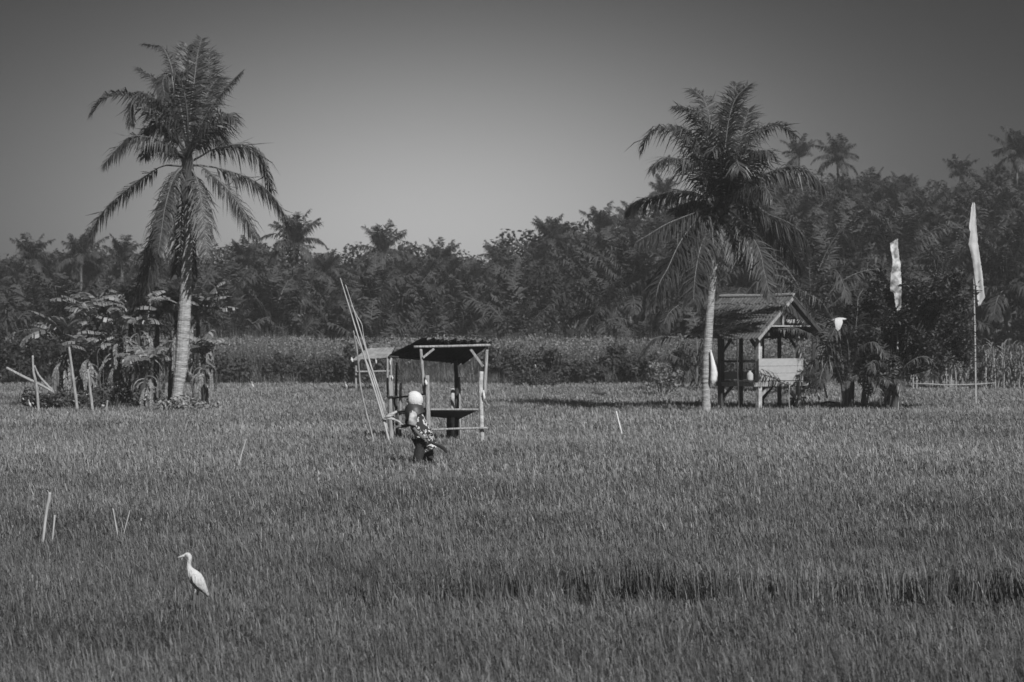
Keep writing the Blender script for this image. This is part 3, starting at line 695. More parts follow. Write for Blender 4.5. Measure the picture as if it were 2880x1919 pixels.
# roof: ragged corrugated sheets on battens
def bil(a, b, c, d, u, v): return (a*(1-u)+b*u)*(1-v)+(d*(1-u)+c*u)*v
A_, B_, C_, D_ = P(1186, 954, 51.25), P(1383, 962, 51.5), P(1305, 1017, 53.3), P(1097, 997, 53.1)
m = MB(); nu, nv = 90, 14; rg = np.random.default_rng(77); vv = []
e0, e1 = rg.normal(0, .04, nu+1)-.03*np.abs(np.sin(np.arange(nu+1)*.35)), rg.normal(0, .045, nu+1)
for layer in (0, -.05):
    for v_ in range(nv+1):
        for u_ in range(nu+1):
            vt = v_/nv; vt2 = vt+(e0[u_]*(1-vt)*.6+e1[u_]*vt)
            p = bil(A_, B_, C_, D_, u_/nu, vt2); vv.append((p.x, p.y, p.z+.018*math.sin(u_/nu*2*math.pi*20)+layer*1.0+rg.normal(0, .004)+(.03*math.sin(u_*.5)*(1-vt))))
N1 = (nu+1)*(nv+1); ff = []
for v_ in range(nv):
    for u_ in range(nu):
        q = v_*(nu+1)+u_; ff += [[q, q+nu+1, q+nu+2, q+1], [q+N1, q+1+N1, q+nu+2+N1, q+nu+1+N1]]
for u_ in range(nu):
    ff += [[u_, u_+1, u_+1+N1, u_+N1]]; q = nv*(nu+1)+u_; ff += [[q+1, q, q+N1, q+1+N1]]
for v_ in range(nv):
    q = v_*(nu+1); ff += [[q+nu+1, q, q+N1, q+nu+1+N1]]; q += nu; ff += [[q, q+nu+1, q+nu+1+N1, q+N1]]
m.add(vv, ff); child(m.build('roof', M['thatch']), sh)
# tilted bench of boards
a, b, c, d = P(1212, 1149, DM), P(1346, 1149, DR-.05), P(1290, 1176, DB), P(1128, 1160, DL)
for k in range(6):
    m = MB(); v0, v1 = k/6+.008, (k+1)/6-.008
    q = [bil(a, b, c, d, 0, v0), bil(a, b, c, d, 1, v0), bil(a, b, c, d, 1, v1), bil(a, b, c, d, 0, v1)]
    t = Vector((0, 0, .035)); m.add([*q, *[x-t for x in q]], [[0, 1, 2, 3], [7, 6, 5, 4], [0, 4, 5, 1], [1, 5, 6, 2], [2, 6, 7, 3], [3, 7, 4, 0]])
    child(m.build('bench_board', M['wood'] if k == 0 else M['darkwood']), sh)
for k, (px, d, h) in enumerate([(1262, DB-.3, 1160), (1277, DB-.1, 1158), (1290, DB+.2, 1160)]):
    sp('bench_leg', [P(px, h, d), dn(P(px, 1225, d))], [.05, .055], 'darkwood')
GW = 'white plastic scraps tied to the shelter posts'
def scrap(px, py, d, w_, h_, lab, k):
    rg = np.random.default_rng(900+k); c = P(px, py, d); m = MB(); r = w_/F*d/2; hh = h_/F*d
    tube(m, [(0, 0, hh*.5), (.1*r, 0, hh*.25), (.2*r, 0, 0), (.5*r, 0, -hh*.35), (.4*r, 0, -hh*.5)], [r*.15, r*.6, r, r*.7, r*.15], 7, wob=.18, rng=rg, flat=.6)
    o = m.build('plastic_scrap', M['white'], smooth=True); o.location = c; tag(o, lab, 'plastic scrap', GW)
scrap(1197, 1076, DM-.08, 9, 16, 'white scrap knotted at the top of the shelter middle post', 0)
scrap(1360, 1110, DR-.1, 8, 26, 'white scrap hanging beside the peeled right shelter post', 1)
scrap(1120, 1042, DL+.25, 8, 22, 'pointed white scrap on the thin dark left upright', 2)
scrap(1127, 1087, DL+.4, 8, 14, 'white scrap on the short upright left of the woman', 3)
scrap(1103, 1062, DL-.08, 5, 12, 'small white scrap at the top of the thick left shelter post', 4)
scrap(1097, 1019, DL+.1, 4, 16, 'narrow white scrap under the left roof corner', 5)
scrap(1133, 1015, DL+.3, 4, 16, 'thin white scrap hanging under the roof edge', 6)
scrap(1127, 1104, DL+.4, 5, 16, 'long white scrap lower on the short upright left of the woman', 7)

# ------------------------------------------------------------------ far thatched hut
DH = 101.0
fh = thing('far_hut', P(1050, 1088, DH), 'tiny pale roofed hut on posts far behind the bamboo poles', 'hut'); fh.location.z = 0
m = MB()
q = [P(994, 1010, DH-.4), P(1096, 1001, DH-.1), P(1108, 977, DH+1.0), P(1033, 980, DH+.7)]; t = Vector((0, 0, .06))
nu = 16; vs = []
for l in (0, 1):
    for v_ in range(9):
        for u_ in range(nu+1):
            p = bil(*q, u_/nu, v_/8); vs.append((p.x, p.y, p.z-l*.06+random.Random(u_*31+v_).uniform(-.02, .02)))
N1 = 9*(nu+1)
m.add(vs, [[v_*(nu+1)+u_, v_*(nu+1)+u_+1, (v_+1)*(nu+1)+u_+1, (v_+1)*(nu+1)+u_] for v_ in range(8) for u_ in range(nu)]+[[N1+v_*(nu+1)+u_, N1+(v_+1)*(nu+1)+u_, N1+(v_+1)*(nu+1)+u_+1, N1+v_*(nu+1)+u_+1] for v_ in range(8) for u_ in range(nu)]+[[u_, u_+N1, u_+1+N1, u_+1] for u_ in range(nu)])
q2 = [P(1108, 977, DH+1.0), P(1033, 980, DH+.7), P(1010, 1008, DH+2.0), P(1110, 1006, DH+2.2)]
m.add([*q2, *[x-t for x in q2]], [[0, 1, 2, 3], [7, 6, 5, 4], [2, 6, 7, 3]])
child(m.build('roof', M['tin']), fh)
for px, dd in ((1001, 0), (1090, 0), (1012, 1.6), (1100, 1.6)):
    part_tube(fh, 'post', [P(px, 1004, DH+dd), dn(P(px, 1088, DH+dd))], [.05, .05], 'wood')
m = MB()
for k in range(5): plank(m, P(999, 1056, DH+k*.35), P(1096, 1052, DH+k*.35), .03, .3, (0, 0, 1))
child(m.build('floor', M['darkwood']), fh)
part_tube(fh, 'rail', [P(1000, 1046, DH-.05), P(1096, 1044, DH-.05)], [.04, .04], 'wood')
part_tube(fh, 'brace', [P(1004, 1056, DH), P(1030, 1084, DH)], [.03, .03], 'darkwood')
for (px, py, w_, h_, lab) in ((989, 1012, 8, 14, 'white bag hanging outside the left corner of the far hut'), (1057, 1016, 5, 15, 'white bag hanging under the far hut roof')):
    scrap(px, py, DH-.5, w_, h_, lab, int(px))

# ------------------------------------------------------------------ tiled hut
DT = 74.0
Q2 = P(2134, 1140, DT); Q2.z = 0
al = R(52.6); U = Vector((-math.cos(al), math.sin(al), 0)); V = Vector((math.sin(al), math.cos(al), 0)); Zv = Vector((0, 0, 1)); WW = 1.8
hut = thing('raised_hut', Q2, 'raised wooden field hut with a tiled gable roof and pale side boards', 'hut')
def hp(u, v, z): return Q2+U*u+V*v+Zv*z
def hb(name, a, b, wd, th, m_, up=(0, 0, 1)):
    m = MB(); plank(m, a, b, wd, th, up); return child(m.build(name, M[m_]), hut)
for (u, v, mm, r) in ((0, 0, 'log', .075), (WW, 0, 'darkwood', .08), (0, WW, 'wood', .07), (WW, WW, 'darkwood', .085)):
    m = MB(); a, b = hp(u, v, 0), hp(u, v, 2.75)
    box(m, (a+b)/2, Zv*1.42, U*r, V*r); child(m.build('post', M[mm]), hut)
for (u, v) in ((WW*.5, WW), (WW*1.0, WW*.5)):
    m = MB(); box(m, hp(u, v, 1.35), Zv*1.35, U*.05, V*.05); child(m.build('post', M['darkwood']), hut)
# floor frame and boards
hb('floor_beam', hp(-.15, -.03, 1.08), hp(WW+.2, -.03, 1.08), .13, .06, 'wood')
hb('floor_beam', hp(-.08, -.3, 1.09), hp(-.08, WW+.35, 1.09), .13, .06, 'wood')
hb('floor_beam', hp(WW+.08, -.1, 1.08), hp(WW+.08, WW+.2, 1.08), .13, .06, 'darkwood')
hb('floor_beam', hp(-.15, WW+.03, 1.08), hp(WW+.2, WW+.03, 1.08), .13, .06, 'darkwood')
for k in range(9):
    u = .02+k*.22; m = MB(); box(m, hp(u, WW/2, 1.17), U*.1, V*(WW/2+.1), Zv*.018); child(m.build('floor_board', M['wood'] if k < 2 else M['darkwood']), hut)
hb('side_board', hp(-.1, -.1, 1.33), hp(-.1, WW+.1, 1.33), .235, .025, 'board')
hb('side_board', hp(-.104, -.1, 1.568), hp(-.104, WW+.1, 1.568), .225, .025, 'board')
hb('side_board', hp(-.098, -.1, 1.81), hp(-.098, WW+.12, 1.81), .24, .025, 'board')
hb('side_board', hp(0, WW+.1, 1.4), hp(WW, WW+.1, 1.4), .35, .025, 'darkwood')
hb('side_board', hp(WW+.1, 0, 1.35), hp(WW+.1, WW, 1.35), .25, .025, 'board')
hb('rail', hp(0, -.05, 1.83), hp(WW, -.05, 1.83), .06, .05, 'darkwood')
hb('rail', hp(WW+.03, 0, 1.83), hp(WW+.03, WW, 1.83), .06, .05, 'darkwood')
# top plates, tie beam, braces
hb('top_beam', hp(-.5, -.02, 2.72), hp(WW+.8, -.02, 2.72), .1, .08, 'darkwood')
hb('top_beam', hp(-.5, WW+.02, 2.72), hp(WW+.8, WW+.02, 2.72), .1, .08, 'darkwood')
hb('tie_beam', hp(-.62, -.15, 2.99), hp(-.62, WW-.1, 2.99), .045, .05, 'board')
hb('tie_beam', hp(WW, -.1, 2.8), hp(WW, WW+.1, 2.8), .09, .06, 'darkwood')
hb('king_post', hp(-.6, WW*.28, 3.0), hp(-.6, WW*.28, 3.42), .1, .06, 'wood', (0, 1, 0))
for (a, b, mm) in ((hp(.05, 0, 2.2), hp(.5, 0, 2.68), 'darkwood'), (hp(WW-.05, 0, 2.1), hp(WW-.6, 0, 2.68), 'darkwood'), (hp(0, .05, .7), hp(0, .5, 1.02), 'wood'), (hp(0, WW-.05, .6), hp(0, WW-.6, 1.02), 'wood'),
                   (hp(WW, .05, .6), hp(WW-.5, .05, 1.02), 'darkwood'), (hp(WW, WW, 2.1), hp(WW, WW-.55, 2.7), 'darkwood'), (hp(0, WW, 2.15), hp(.5, WW, 2.7), 'darkwood'), (hp(.1, WW, .55), hp(.6, WW, 1.02), 'darkwood'), (hp(WW-.1, WW, .55), hp(WW-.6, WW, 1.02), 'darkwood')):
    hb('brace', a, b, .09, .045, mm)
# roof: rows of wavy tiles on both slopes
ap = 3.98; ez = 2.62; half = WW/2+.64; u0, u1 = -.68, WW+1.0
def slope(side):
    m = MB(); rows = 6; nc = 23; sub = 8; rg = np.random.default_rng(5+side)
    for r_ in range(rows):
        t0, t1 = r_/rows, (r_+1)/rows+.03; vs = []; n = nc*sub
        off = rg.uniform(0, 6.28)
        jit = np.repeat(rg.normal(0, .012, nc), sub); jit = np.append(jit, jit[-1])
        for l in (0, -.022):
            for tt in (t0, t1):
                for k in range(n+1):
                    u = u0+(u1-u0)*k/n; wv = .5+.5*math.sin(k/sub*2*math.pi+off)
                    te = tt+(jit[k]*1.2+.022*wv if tt == t1 else 0)
                    z = ap+(ez-ap)*te+.028*wv+(.035 if tt == t1 else 0)+l
                    v_ = WW/2+side*half*te; p = hp(u, v_, z); vs.append(tuple(p))
        a = n+1; f = []
        for k in range(n):
            f += [[k, k+1, a+k+1, a+k], [2*a+k, 3*a+k, 3*a+k+1, 2*a+k+1], [a+k, a+k+1, 3*a+k+1, 3*a+k]]
        f += [[0, a, 3*a, 2*a], [n, 2*a+n, 3*a+n, a+n]]
        m.add(vs, f)
    return child(m.build('roof_slope', M['tile'], smooth=False), hut)
slope(-1); slope(1)
m = MB(); tube(m, [hp(u0-.02, WW/2, ap+.03), hp(0, WW/2, ap+.01), hp(WW/2, WW/2, ap-.0), hp(u1+.02, WW/2, ap+.02)], [.07]*4, 8, wob=.05, rng=np.random.default_rng(8)); child(m.build('roof_ridge', M['wood']), hut)
for s in (-1, 1): hb('barge_board', hp(u0+.02, WW/2, ap-.09), hp(u0+.02, WW/2+s*half, ez-.07), .1, .03, 'darkwood' if s > 0 else 'wood')
for s in (-1, 1):
    for k in range(1, 5): hb('rafter', hp(u0+k*.62, WW/2, ap-.08), hp(u0+k*.62, WW/2+s*half*.97, ez-.06), .06, .04, 'darkwood')
m = MB(); m.add([hp(-.55, .1, 2.98+.05), hp(-.55, WW-.1, 3.03), hp(-.55, WW/2, 3.72), hp(-.53, .1, 3.03), hp(-.53, WW-.1, 3.03), hp(-.53, WW/2, 3.72)], [[0, 1, 2], [5, 4, 3]]); child(m.build('gable_panel', M['darkwood']), hut)
m = MB(); pts = [hp(-.66, .62+.06*k, 3.14+.02*math.sin(k*2.2)) for k in range(13)]; tube(m, pts, [.05, .06, .06, .05], 6, flat=.5); tl = m.build('roof_tile', M['board']); tag(tl, 'short stack of wavy pale tiles on the hut tie beam', 'tiles')
# hut extras
stick('leaning_stick', [(2073, 945), (2074, 1040), (2078, 1138)], DT-.6, [.02, .022, .022], 'thin dark stick standing against the left face of the hut', 'stick', 'darkwood')
stick('thin_stick', [(2220, 1084), (2219, 1120), (2221, 1165)], DT-1.2, [.016, .016, .014], 'thin bare stick in the rice before the pale hut boards', 'stick', 'wood')
def vessel(px, py, d, prof, name, label, cat, m_='white'):
    m = MB(); base = P(px, py, d); z = np.array([p[1] for p in prof]); r = [p[0] for p in prof]
    tube(m, [(0, 0, q) for q in z], r, 12, spl=False); o = m.build(name, M[m_], smooth=True); o.location = base; return tag(o, label, cat)
j = hp(1.0, .55, 1.19)
o = vessel(0, 0, 1, [(.1, 0), (.11, .05), (.11, .2), (.08, .26), (.04, .29), (.04, .33)], 'plastic_jug', 'pale plastic jug on the floor of the tiled hut', 'jug', 'cloth'); o.location = j
o = vessel(0, 0, 1, [(.12, 0), (.14, .08), (.1, .14), (.03, .15)], 'white_bundle', 'small pale bundle beside the jug on the hut floor', 'bundle', 'cloth'); o.location = hp(.55, .5, 1.19)
# ladder leaning on the right of the hut
ld = thing('ladder', P(2290, 1070, 75.6), 'short pale ladder leaning on the right side of the hut', 'ladder')
ld.location.z = 0
for a, b in (((2263, 1010), (2291, 1066)), ((2300, 1004), (2312, 1060))):
    part_tube(ld, 'side_rail', [P(a[0], a[1], 75.4), P(b[0], b[1], 75.2), P(b[0]+14, b[1]+60, 75.0)], [.035, .035, .035], 'wood')
for k in range(4): part_tube(ld, 'rung', [P(2268+k*6.5, 1016+k*15, 75.35), P(2303+k*3, 1012+k*15, 75.3)], [.02, .02], 'wood')
# stool under the hut
st = thing('low_stool', P(2240, 1120, 75.8), 'low dark wooden stool under the right corner of the hut', 'stool'); st.location.z = 0
m = MB(); plank(m, P(2224, 1121, 75.6), P(2262, 1118, 75.8), .04, .3); child(m.build('seat', M['darkwood']), st)
for px, dd in ((2227, 0), (2247, 0), (2260, .2), (2232, .3)): part_tube(st, 'leg', [P(px, 1121, 75.5+dd), dn(P(px, 1140, 75.5+dd))], [.03, .03], 'darkwood')
# sack on the palm trunk
m = MB(); rg = np.random.default_rng(6)
tube(m, [P(x, y, 71.3) for x, y in ((1999, 985), (2002, 1005), (2006, 1030), (2008, 1052), (2006, 1070), (2003, 1080))], [.015, .05, .085, .115, .105, .04], 12, n=26, flat=.8, wob=.02, rng=rg)
tag(m.build('white_sack', M['white'], smooth=True), 'long white sack hanging on the slender palm trunk', 'sack')
stick('dark_log', [(2310, 1134), (2330, 1131), (2350, 1133)], 76, [.03, .04, .025], 'short dark log lying in the rice right of the hut', 'log', 'darkwood', foot=False)
stick('dark_strip', [(1665, 1104), (1690, 1107), (1704, 1105)], dist(1110), [.03, .05, .04], 'dark strip lying on the far rice left of the slender palm', 'branch', 'darkwood', foot=False)  # short dark strip laid along the far rice

# ------------------------------------------------------------------ young palms round the hut
c6 = lambda x, y: (2220+x/4.127, 780+y/4.127)
c4 = lambda x, y: (1750+x/3.62, 780+y/3.62)
def young_palm(label, base, d, fr, seed, stem=None, cat='palm tree', leaf='palm', wd=.05):
    rg = np.random.default_rng(seed); b0 = P(base[0], base[1], d); b0.z = 0
    root = thing('young_palm', b0, label, cat)
    if stem:
        m = MB(); pp = [P(x, y, d) for x, y in stem]; pp[0].z = -.05; tube(m, pp, [.13, .12, .09], 8, wob=.06, rng=rg); child(m.build('trunk', M['darkbark']), root)
    for pp, dy, kw in fr:
        n = len(pp); pts = [P(x, y, d+dy*(i_/(n-1))) for i_, (x, y) in enumerate(pp)]
        a, b = MB(), MB(); kw = dict(kw); frond(a, b, pts, kw.pop('L', .6), kw.pop('n', 60), rg, wd=wd, **kw)
        fo = child(a.build('frond', M[leaf]), root); k = b.build('midrib', M['rachis'], smooth=True); k.parent = fo
    return root
young_palm('stemless young palm whose long frond arches over the right end of the hut roof', (2378, 1140), 74.2, [
 ([c6(640, 1500), c6(625, 1100), c6(560, 640), c6(440, 390), c6(350, 265), c6(200, 190), c6(100, 130), c6(0, 55)], -1.2, dict(droop=1.0, L=.65, start=.35)),
 ([c6(650, 1500), c6(600, 1000), c6(480, 820), c6(370, 745), c6(220, 650), c6(60, 590), c6(-130, 600)], -2.4, dict(droop=1.0, L=.55, start=.3)),
 ([c6(640, 1500), c6(560, 1020), c6(420, 900), c6(300, 960), c6(230, 1130)], -1.0, dict(droop=1.0, L=.5, start=.3)),
 ([c6(650, 1500), c6(600, 1200), c6(520, 1000), c6(440, 980), c6(370, 1130), c6(350, 1250)], -1.2, dict(droop=1.0, L=.5, start=.3)),
 ([c6(660, 1500), c6(700, 900), c6(760, 660), c6(790, 400), c6(800, 240), c6(860, 130)], .6, dict(droop=.5, L=.55, start=.35)),
 ([c6(660, 1500), c6(740, 1000), c6(860, 800), c6(1000, 760), c6(1120, 900)], -1.0, dict(droop=1.0, L=.6, start=.3)),
 ([c6(640, 1480), c6(580, 900), c6(500, 600), c6(420, 480), c6(300, 420)], 1.3, dict(droop=1.0, L=.7, start=.3)),
 ([c6(660, 1480), c6(690, 900), c6(640, 640), c6(560, 560), c6(480, 700)], -1.2, dict(droop=1.0, L=.6, start=.3)),
 ([c6(650, 1480), c6(640, 1000), c6(660, 760), c6(700, 560), c6(710, 330)], 1.4, dict(droop=.4, L=.6, start=.3)),
 ], 31)
young_palm('stemless young palm with short fronds curving down under the dark leafy tree', (2475, 1142), 74.0, [
 ([c6(1060, 1500), c6(1010, 1250), c6(920, 1160), c6(800, 1140), c6(700, 1170)], -.8, dict(droop=.9, L=.4, start=.2)),
 ([c6(1100, 1500), c6(1150, 1200), c6(1090, 1030), c6(1000, 970), c6(950, 990), c6(960, 1080)], -1.2, dict(droop=1.0, L=.5, start=.2)),
 ([c6(1180, 1500), c6(1240, 1250), c6(1340, 1040), c6(1480, 940), c6(1600, 925), c6(1680, 1000)], -.4, dict(droop=1.0, L=.4, start=.25)),
 ([c6(1150, 1480), c6(1200, 1200), c6(1270, 1200), c6(1330, 1330)], -.7, dict(droop=1.0, L=.4, start=.2)),
 ([c6(1090, 1480), c6(1040, 1200), c6(1080, 1150), c6(1160, 1230)], -.7, dict(droop=1.0, L=.4, start=.2)),
 ([c6(900, 1480), c6(930, 1260), c6(960, 1180), c6(1020, 1260), c6(1030, 1400)], -.7, dict(droop=1.0, L=.35, start=.2)),
 ([c6(1100, 1480), c6(1180, 1050), c6(1150, 900), c6(1040, 860)], .7, dict(droop=1.0, L=.5, start=.3)),
 ], 32)
young_palm('young palm behind the hut roof with upright pale fronds', (2290, 1090), 97, [
 ([(2290, 900), (2292, 800), (2312, 737), (2335, 690), (2364, 645)], .5, dict(droop=.35, L=.5, n=40)),
 ([(2290, 900), (2278, 800), (2274, 720), (2262, 660)], -1.5, dict(droop=.6, L=.8, n=40)),
 ([(2292, 900), (2330, 830), (2370, 790), (2420, 765), (2480, 755)], .5, dict(droop=1.0, L=.8, n=40)),
 ([(2292, 900), (2350, 850), (2400, 815), (2440, 830), (2455, 900)], -1.0, dict(droop=1.0, L=.8, n=40)),
 ([(2290, 900), (2240, 810), (2190, 775), (2130, 790), (2080, 850)], -.8, dict(droop=1.0, L=.8, n=40)),
 ([(2290, 900), (2230, 780), (2170, 730), (2100, 760)], .8, dict(droop=1.0, L=.8, n=40)),
 ([(2290, 900), (2310, 800), (2350, 760), (2390, 850)], -1.8, dict(droop=1.0, L=.8, n=40)),
 ([(2290, 900), (2250, 850), (2200, 830), (2140, 860)], -1.8, dict(droop=1.0, L=.8, n=40)),
 ([(2290, 900), (2300, 760), (2330, 720), (2300, 640)], 1.8, dict(droop=.5, L=.8, n=40)),
 ], 33, stem=[(2290, 1100), (2290, 1000), (2290, 890)], leaf='far', wd=.09)
young_palm('stemless young palm with one high arching frond left of the slender palm', (1975, 1085), 100, [
 ([(1960, 1085), (1955, 1010), (1925, 965), (1880, 947), (1835, 955), (1800, 1005)], -.5, dict(droop=1.1, L=.6, n=46, start=.3)),
 ([(1960, 1085), (1965, 1000), (1985, 950), (2020, 930), (2060, 960)], .5, dict(droop=1.0, L=.6, n=46, start=.3)),
 ([(1960, 1085), (1945, 1040), (1915, 1010), (1870, 998), (1840, 1020)], -1, dict(droop=1.0, L=.5, n=46, start=.3)),
 ([(1962, 1085), (1990, 1030), (2040, 1010), (2080, 1040)], -1, dict(droop=1.0, L=.5, n=46, start=.3)),
 ([(1962, 1085), (1960, 960), (1950, 890), (1920, 850)], 1, dict(droop=.8, L=.6, n=46, start=.3)),
 ], 34, leaf='far', wd=.09)

# dark leafy tree with glossy whorls right of the hut
lt = thing('leafy_tree', P(2512, 1142, 75.0), 'low dark tree with glossy leaf clusters between the two flags', 'tree'); lt.location.z = 0
rg = np.random.default_rng(55); tips = []
for (x, y) in [(2455, 965), (2440, 900), (2470, 850), (2478, 800), (2505, 905), (2535, 940), (2545, 990), (2500, 985), (2560, 870), (2580, 900), (2600, 960), (2620, 900), (2612, 850), (2632, 815), (2650, 820), (2668, 815), (2672, 790), (2690, 800), (2640, 870), (2640, 930), (2660, 985), (2600, 990), (2570, 950), (2640, 1010), (2390, 945), (2400, 985), (2365, 985), (2345, 990), (2420, 1000), (2470, 1010), (2530, 1010), (2690, 970), (2700, 1000), (2490, 940), (2560, 915), (2610, 870), (2430, 950), (2585, 985), (2670, 940), (2450, 1000), (2515, 960), (2380, 1010), (2410, 940), (2470, 900), (2580, 860), (2540, 900), (2620, 980)]:
    tips.append(P(x, y, 74.8+rg.uniform(-.9, 1.1)))
for (x, y) in [(2500, 820), (2520, 845), (2490, 870), (2550, 840), (2545, 810), (2570, 830), (2600, 830), (2590, 860), (2650, 850), (2680, 830), (2710, 860), (2690, 900), (2720, 930), (2660, 910), (2455, 830), (2460, 920), (2430, 930), (2520, 1020), (2590, 1010), (2700, 1010), (2480, 990)]:
    tips.append(P(x, y, 74.6+rg.uniform(-.9, 1.1)))
for t_ in list(tips):
    for _ in range(3): tips.append(t_+Vector(rg.normal(0, .22, 3)))
def hides_flag(t_): px = 1440+t_.x/t_.y*F; py = HY-(t_.z-CZ)/t_.y*F; return 2482 < px < 2560 and py < 892 and t_.y < 75.35
tips = [t_ if not hides_flag(t_) else Vector((t_.x, 75.7, t_.z)) for t_ in tips]
m = MB(); b0 = P(2512, 1142, 75.0); b0.z = -.05; fk = P(2514, 1060, 75.0)
tube(m, [b0, P(2520, 1105, 75), fk], [.13, .1, .1], 8, wob=.05, rng=rg)
tube(m, [b0+Vector((-.25, 0, 0)), P(2500, 1100, 75), P(2470, 1040, 75)], [.08, .07, .05], 7, wob=.05, rng=rg)
for k, t_ in enumerate(tips[:47]):
    s = fk if t_.x > P(2475, 0, 75).x else P(2470, 1040, 75); mid = (s+t_)/2+Vector((rg.uniform(-.1, .1), 0, -.15)); tube(m, [s, mid, t_], [.05, .03, .014], 5, n=7)
child(m.build('trunk', M['darkbark'], smooth=True), lt)
m = MB()
for t_ in tips:
    k = 46; az = rg.uniform(0, 6.28, k); el = rg.uniform(-.2, 1.1, k); L_ = rg.uniform(.12, .26, k)
    d = np.stack([np.cos(az)*np.cos(el), np.sin(az)*np.cos(el), np.sin(el)], -1); s = np.cross(d, [0, 0, 1.]); s /= np.linalg.norm(s, axis=1)[:, None]
    p = np.array(tuple(t_))+rg.normal(0, .1, (k, 3)); Lk = L_[:, None]
    mid = p+d*Lk*.55; tip = p+d*Lk-np.array([0, 0, .05])
    v = np.stack([p, mid+s*.05, tip, mid-s*.05], 1).reshape(-1, 3); m.add(v, np.arange(k)[:, None]*4+np.arange(4)[None, :])
child(m.build('crown', M['gloss']), lt)
banana(2428, 1142, 74.6, .9, 5, 560, 'dark banana stool with a broad stem under the leafy tree', L=1.2, group='banana plants right of the hut', dry=0, lm=M['palm'])
banana(2392, 1142, 75.2, 1.4, 5, 561, 'banana plant with one tall upright leaf beside the flying bird', L=1.7, group='banana plants right of the hut', dry=0, lm=M['palm'])
rg = np.random.default_rng(12); r0 = bpy.data.objects['banana_plant.013'] if 'banana_plant.013' in bpy.data.objects else None
if r0:
    b0 = r0.location; pts = [np.array(tuple(P(x, y, 75.2)-b0)) for x, y in (c6(745, 900), c6(745, 640), c6(755, 400), c6(770, 250), c6(800, 150), c6(850, 130))]
    leaf_paddle(pts, rg, r0, M['palm'], .3, .05)

# ------------------------------------------------------------------ cane patch at right
def cane(seed, H):
    rg = np.random.default_rng(seed); root = thing('cane_plant', (0, 0, -50), 'x', 'cane plant')
    m = MB(); l = rg.uniform(-.3, .3, 2); top = np.array([l[0], l[1], H*.72]); tube(m, [(0, 0, -.05), (l[0]*.3, l[1]*.3, H*.4), top], [.035, .03, .02], 6, n=8, wob=.06, rng=rg); m.build('stalk', M['wood'], root)
    a = MB()
    for k in range(16):
        hgt = rg.uniform(.25, 1)**.7; p = np.array([l[0]*hgt, l[1]*hgt, H*.72*hgt]); az = rg.uniform(0, 6.28); o = np.array([math.cos(az), math.sin(az), 0]); e = R(rg.uniform(50, 85)); L_ = rg.uniform(.6, 1.1)
        pts = [p]
        for s in range(5): pts.append(pts[-1]+(o*math.cos(e)+np.array([0, 0, math.sin(e)]))*L_/5); e -= R(rg.uniform(12, 45))
        c = catmull(pts, 7); S = np.cross(o, [0, 0, 1]); w_ = np.array([.5, 1, 1, .9, .7, .4, .05])[:, None]*.035
        v = np.stack([c-S*w_, c+S*w_], 1).reshape(-1, 3); a.add(v, [[2*q, 2*q+1, 2*q+3, 2*q+2] for q in range(6)])
    a.build('leaves', M['dryleaf'] if seed % 2 else M['banana'], root); return root
CV = [cane(700+k, h) for k, h in enumerate([2.6, 2.9, 2.4, 2.7])]
GC = 'dry cane plants in the patch behind the tall flag'; rc = random.Random(3)
for k in range(95):
    px = rc.uniform(2545, 2960); d = rc.uniform(102, 107); x = (px-1440)/F*d
    s = rc.uniform(.8, 1.15)*(.9 if px < 2600 else 1); place(CV[k % 4], (x, d, 0), rc.uniform(0, 6.28), (1, 1, s), 'dry cane plant in the crowded patch behind the tall flag', GC)
stick('pale_log', [(2565, 1079), (2620, 1081), (2670, 1083), (2750, 1081), (2800, 1077)], 100.5, [.02, .035, .03, .035, .02], 'long pale log lying along the foot of the cane patch', 'log', 'wood', foot=False)

# ------------------------------------------------------------------ flags
def flag(label, pole, prof, d, m_, seed, r=.03, name='cloth_flag'):
    rg = np.random.default_rng(seed); b0 = P(*pole[-1], d); b0.z = 0
    root = thing(name, b0, label, 'flag', 'limp flags on poles right of the hut')
    pp = [P(x, y, d) for x, y in pole]; pp[-1].z = -.1
    m = MB(); tube(m, pp, [r*.6, r*.9, r, r], 8, n=20); child(m.build('pole', M['bamboo'], smooth=True), root)
    ys = np.array([p[0] for p in prof], float); xl = np.array([p[1] for p in prof], float); xr = np.array([p[2] for p in prof], float)
    n, k = 60, 18; Y_ = np.linspace(ys[0], ys[-1], n); XL = np.interp(Y_, ys, xl)+rg.normal(0, .5, n); XR = np.interp(Y_, ys, xr)+rg.normal(0, .5, n)
    vs = []; ph = rg.uniform(0, 6)
    for a in range(n):
        for b in range(k):
            t = b/(k-1); p = P(XL[a]*(1-t)+XR[a]*t, Y_[a]+1.5*math.sin(t*9+ph), d-.06)
            p.y += .012*math.sin(t*9+ph+a*.11)+.02*math.sin(t*4-a*.12); vs.append(tuple(p))
    m = MB(); m.add(vs, [[a*k+b, a*k+b+1, (a+1)*k+b+1, (a+1)*k+b] for a in range(n-1) for b in range(k-1)])
    o = child(m.build('cloth', M[m_], smooth=True), root); md = o.modifiers.new('thickness', 'SOLIDIFY'); md.thickness = .008
c5 = lambda x, y: (2200+x/1.96, 380+y/1.96)
def pr(l): return [(380+y/1.96, 2200+a/1.96, 2200+b/1.96) for y, a, b in l]
flag('tall narrow grey flag hanging limp on a long bamboo pole', [(2737, 572), (2739, 800), (2742, 950), (2745, 1136)],
 pr([(375, 1048, 1062), (400, 1041, 1066), (500, 1030, 1071), (525, 1029, 1073), (535, 1038, 1075), (600, 1027, 1080), (650, 1038, 1086), (685, 1046, 1091), (750, 1057, 1101), (785, 1060, 1104), (840, 1068, 1110), (895, 1073, 1117), (920, 1076, 1100), (942, 1080, 1090)]), 76.5, 'cloth', 1)
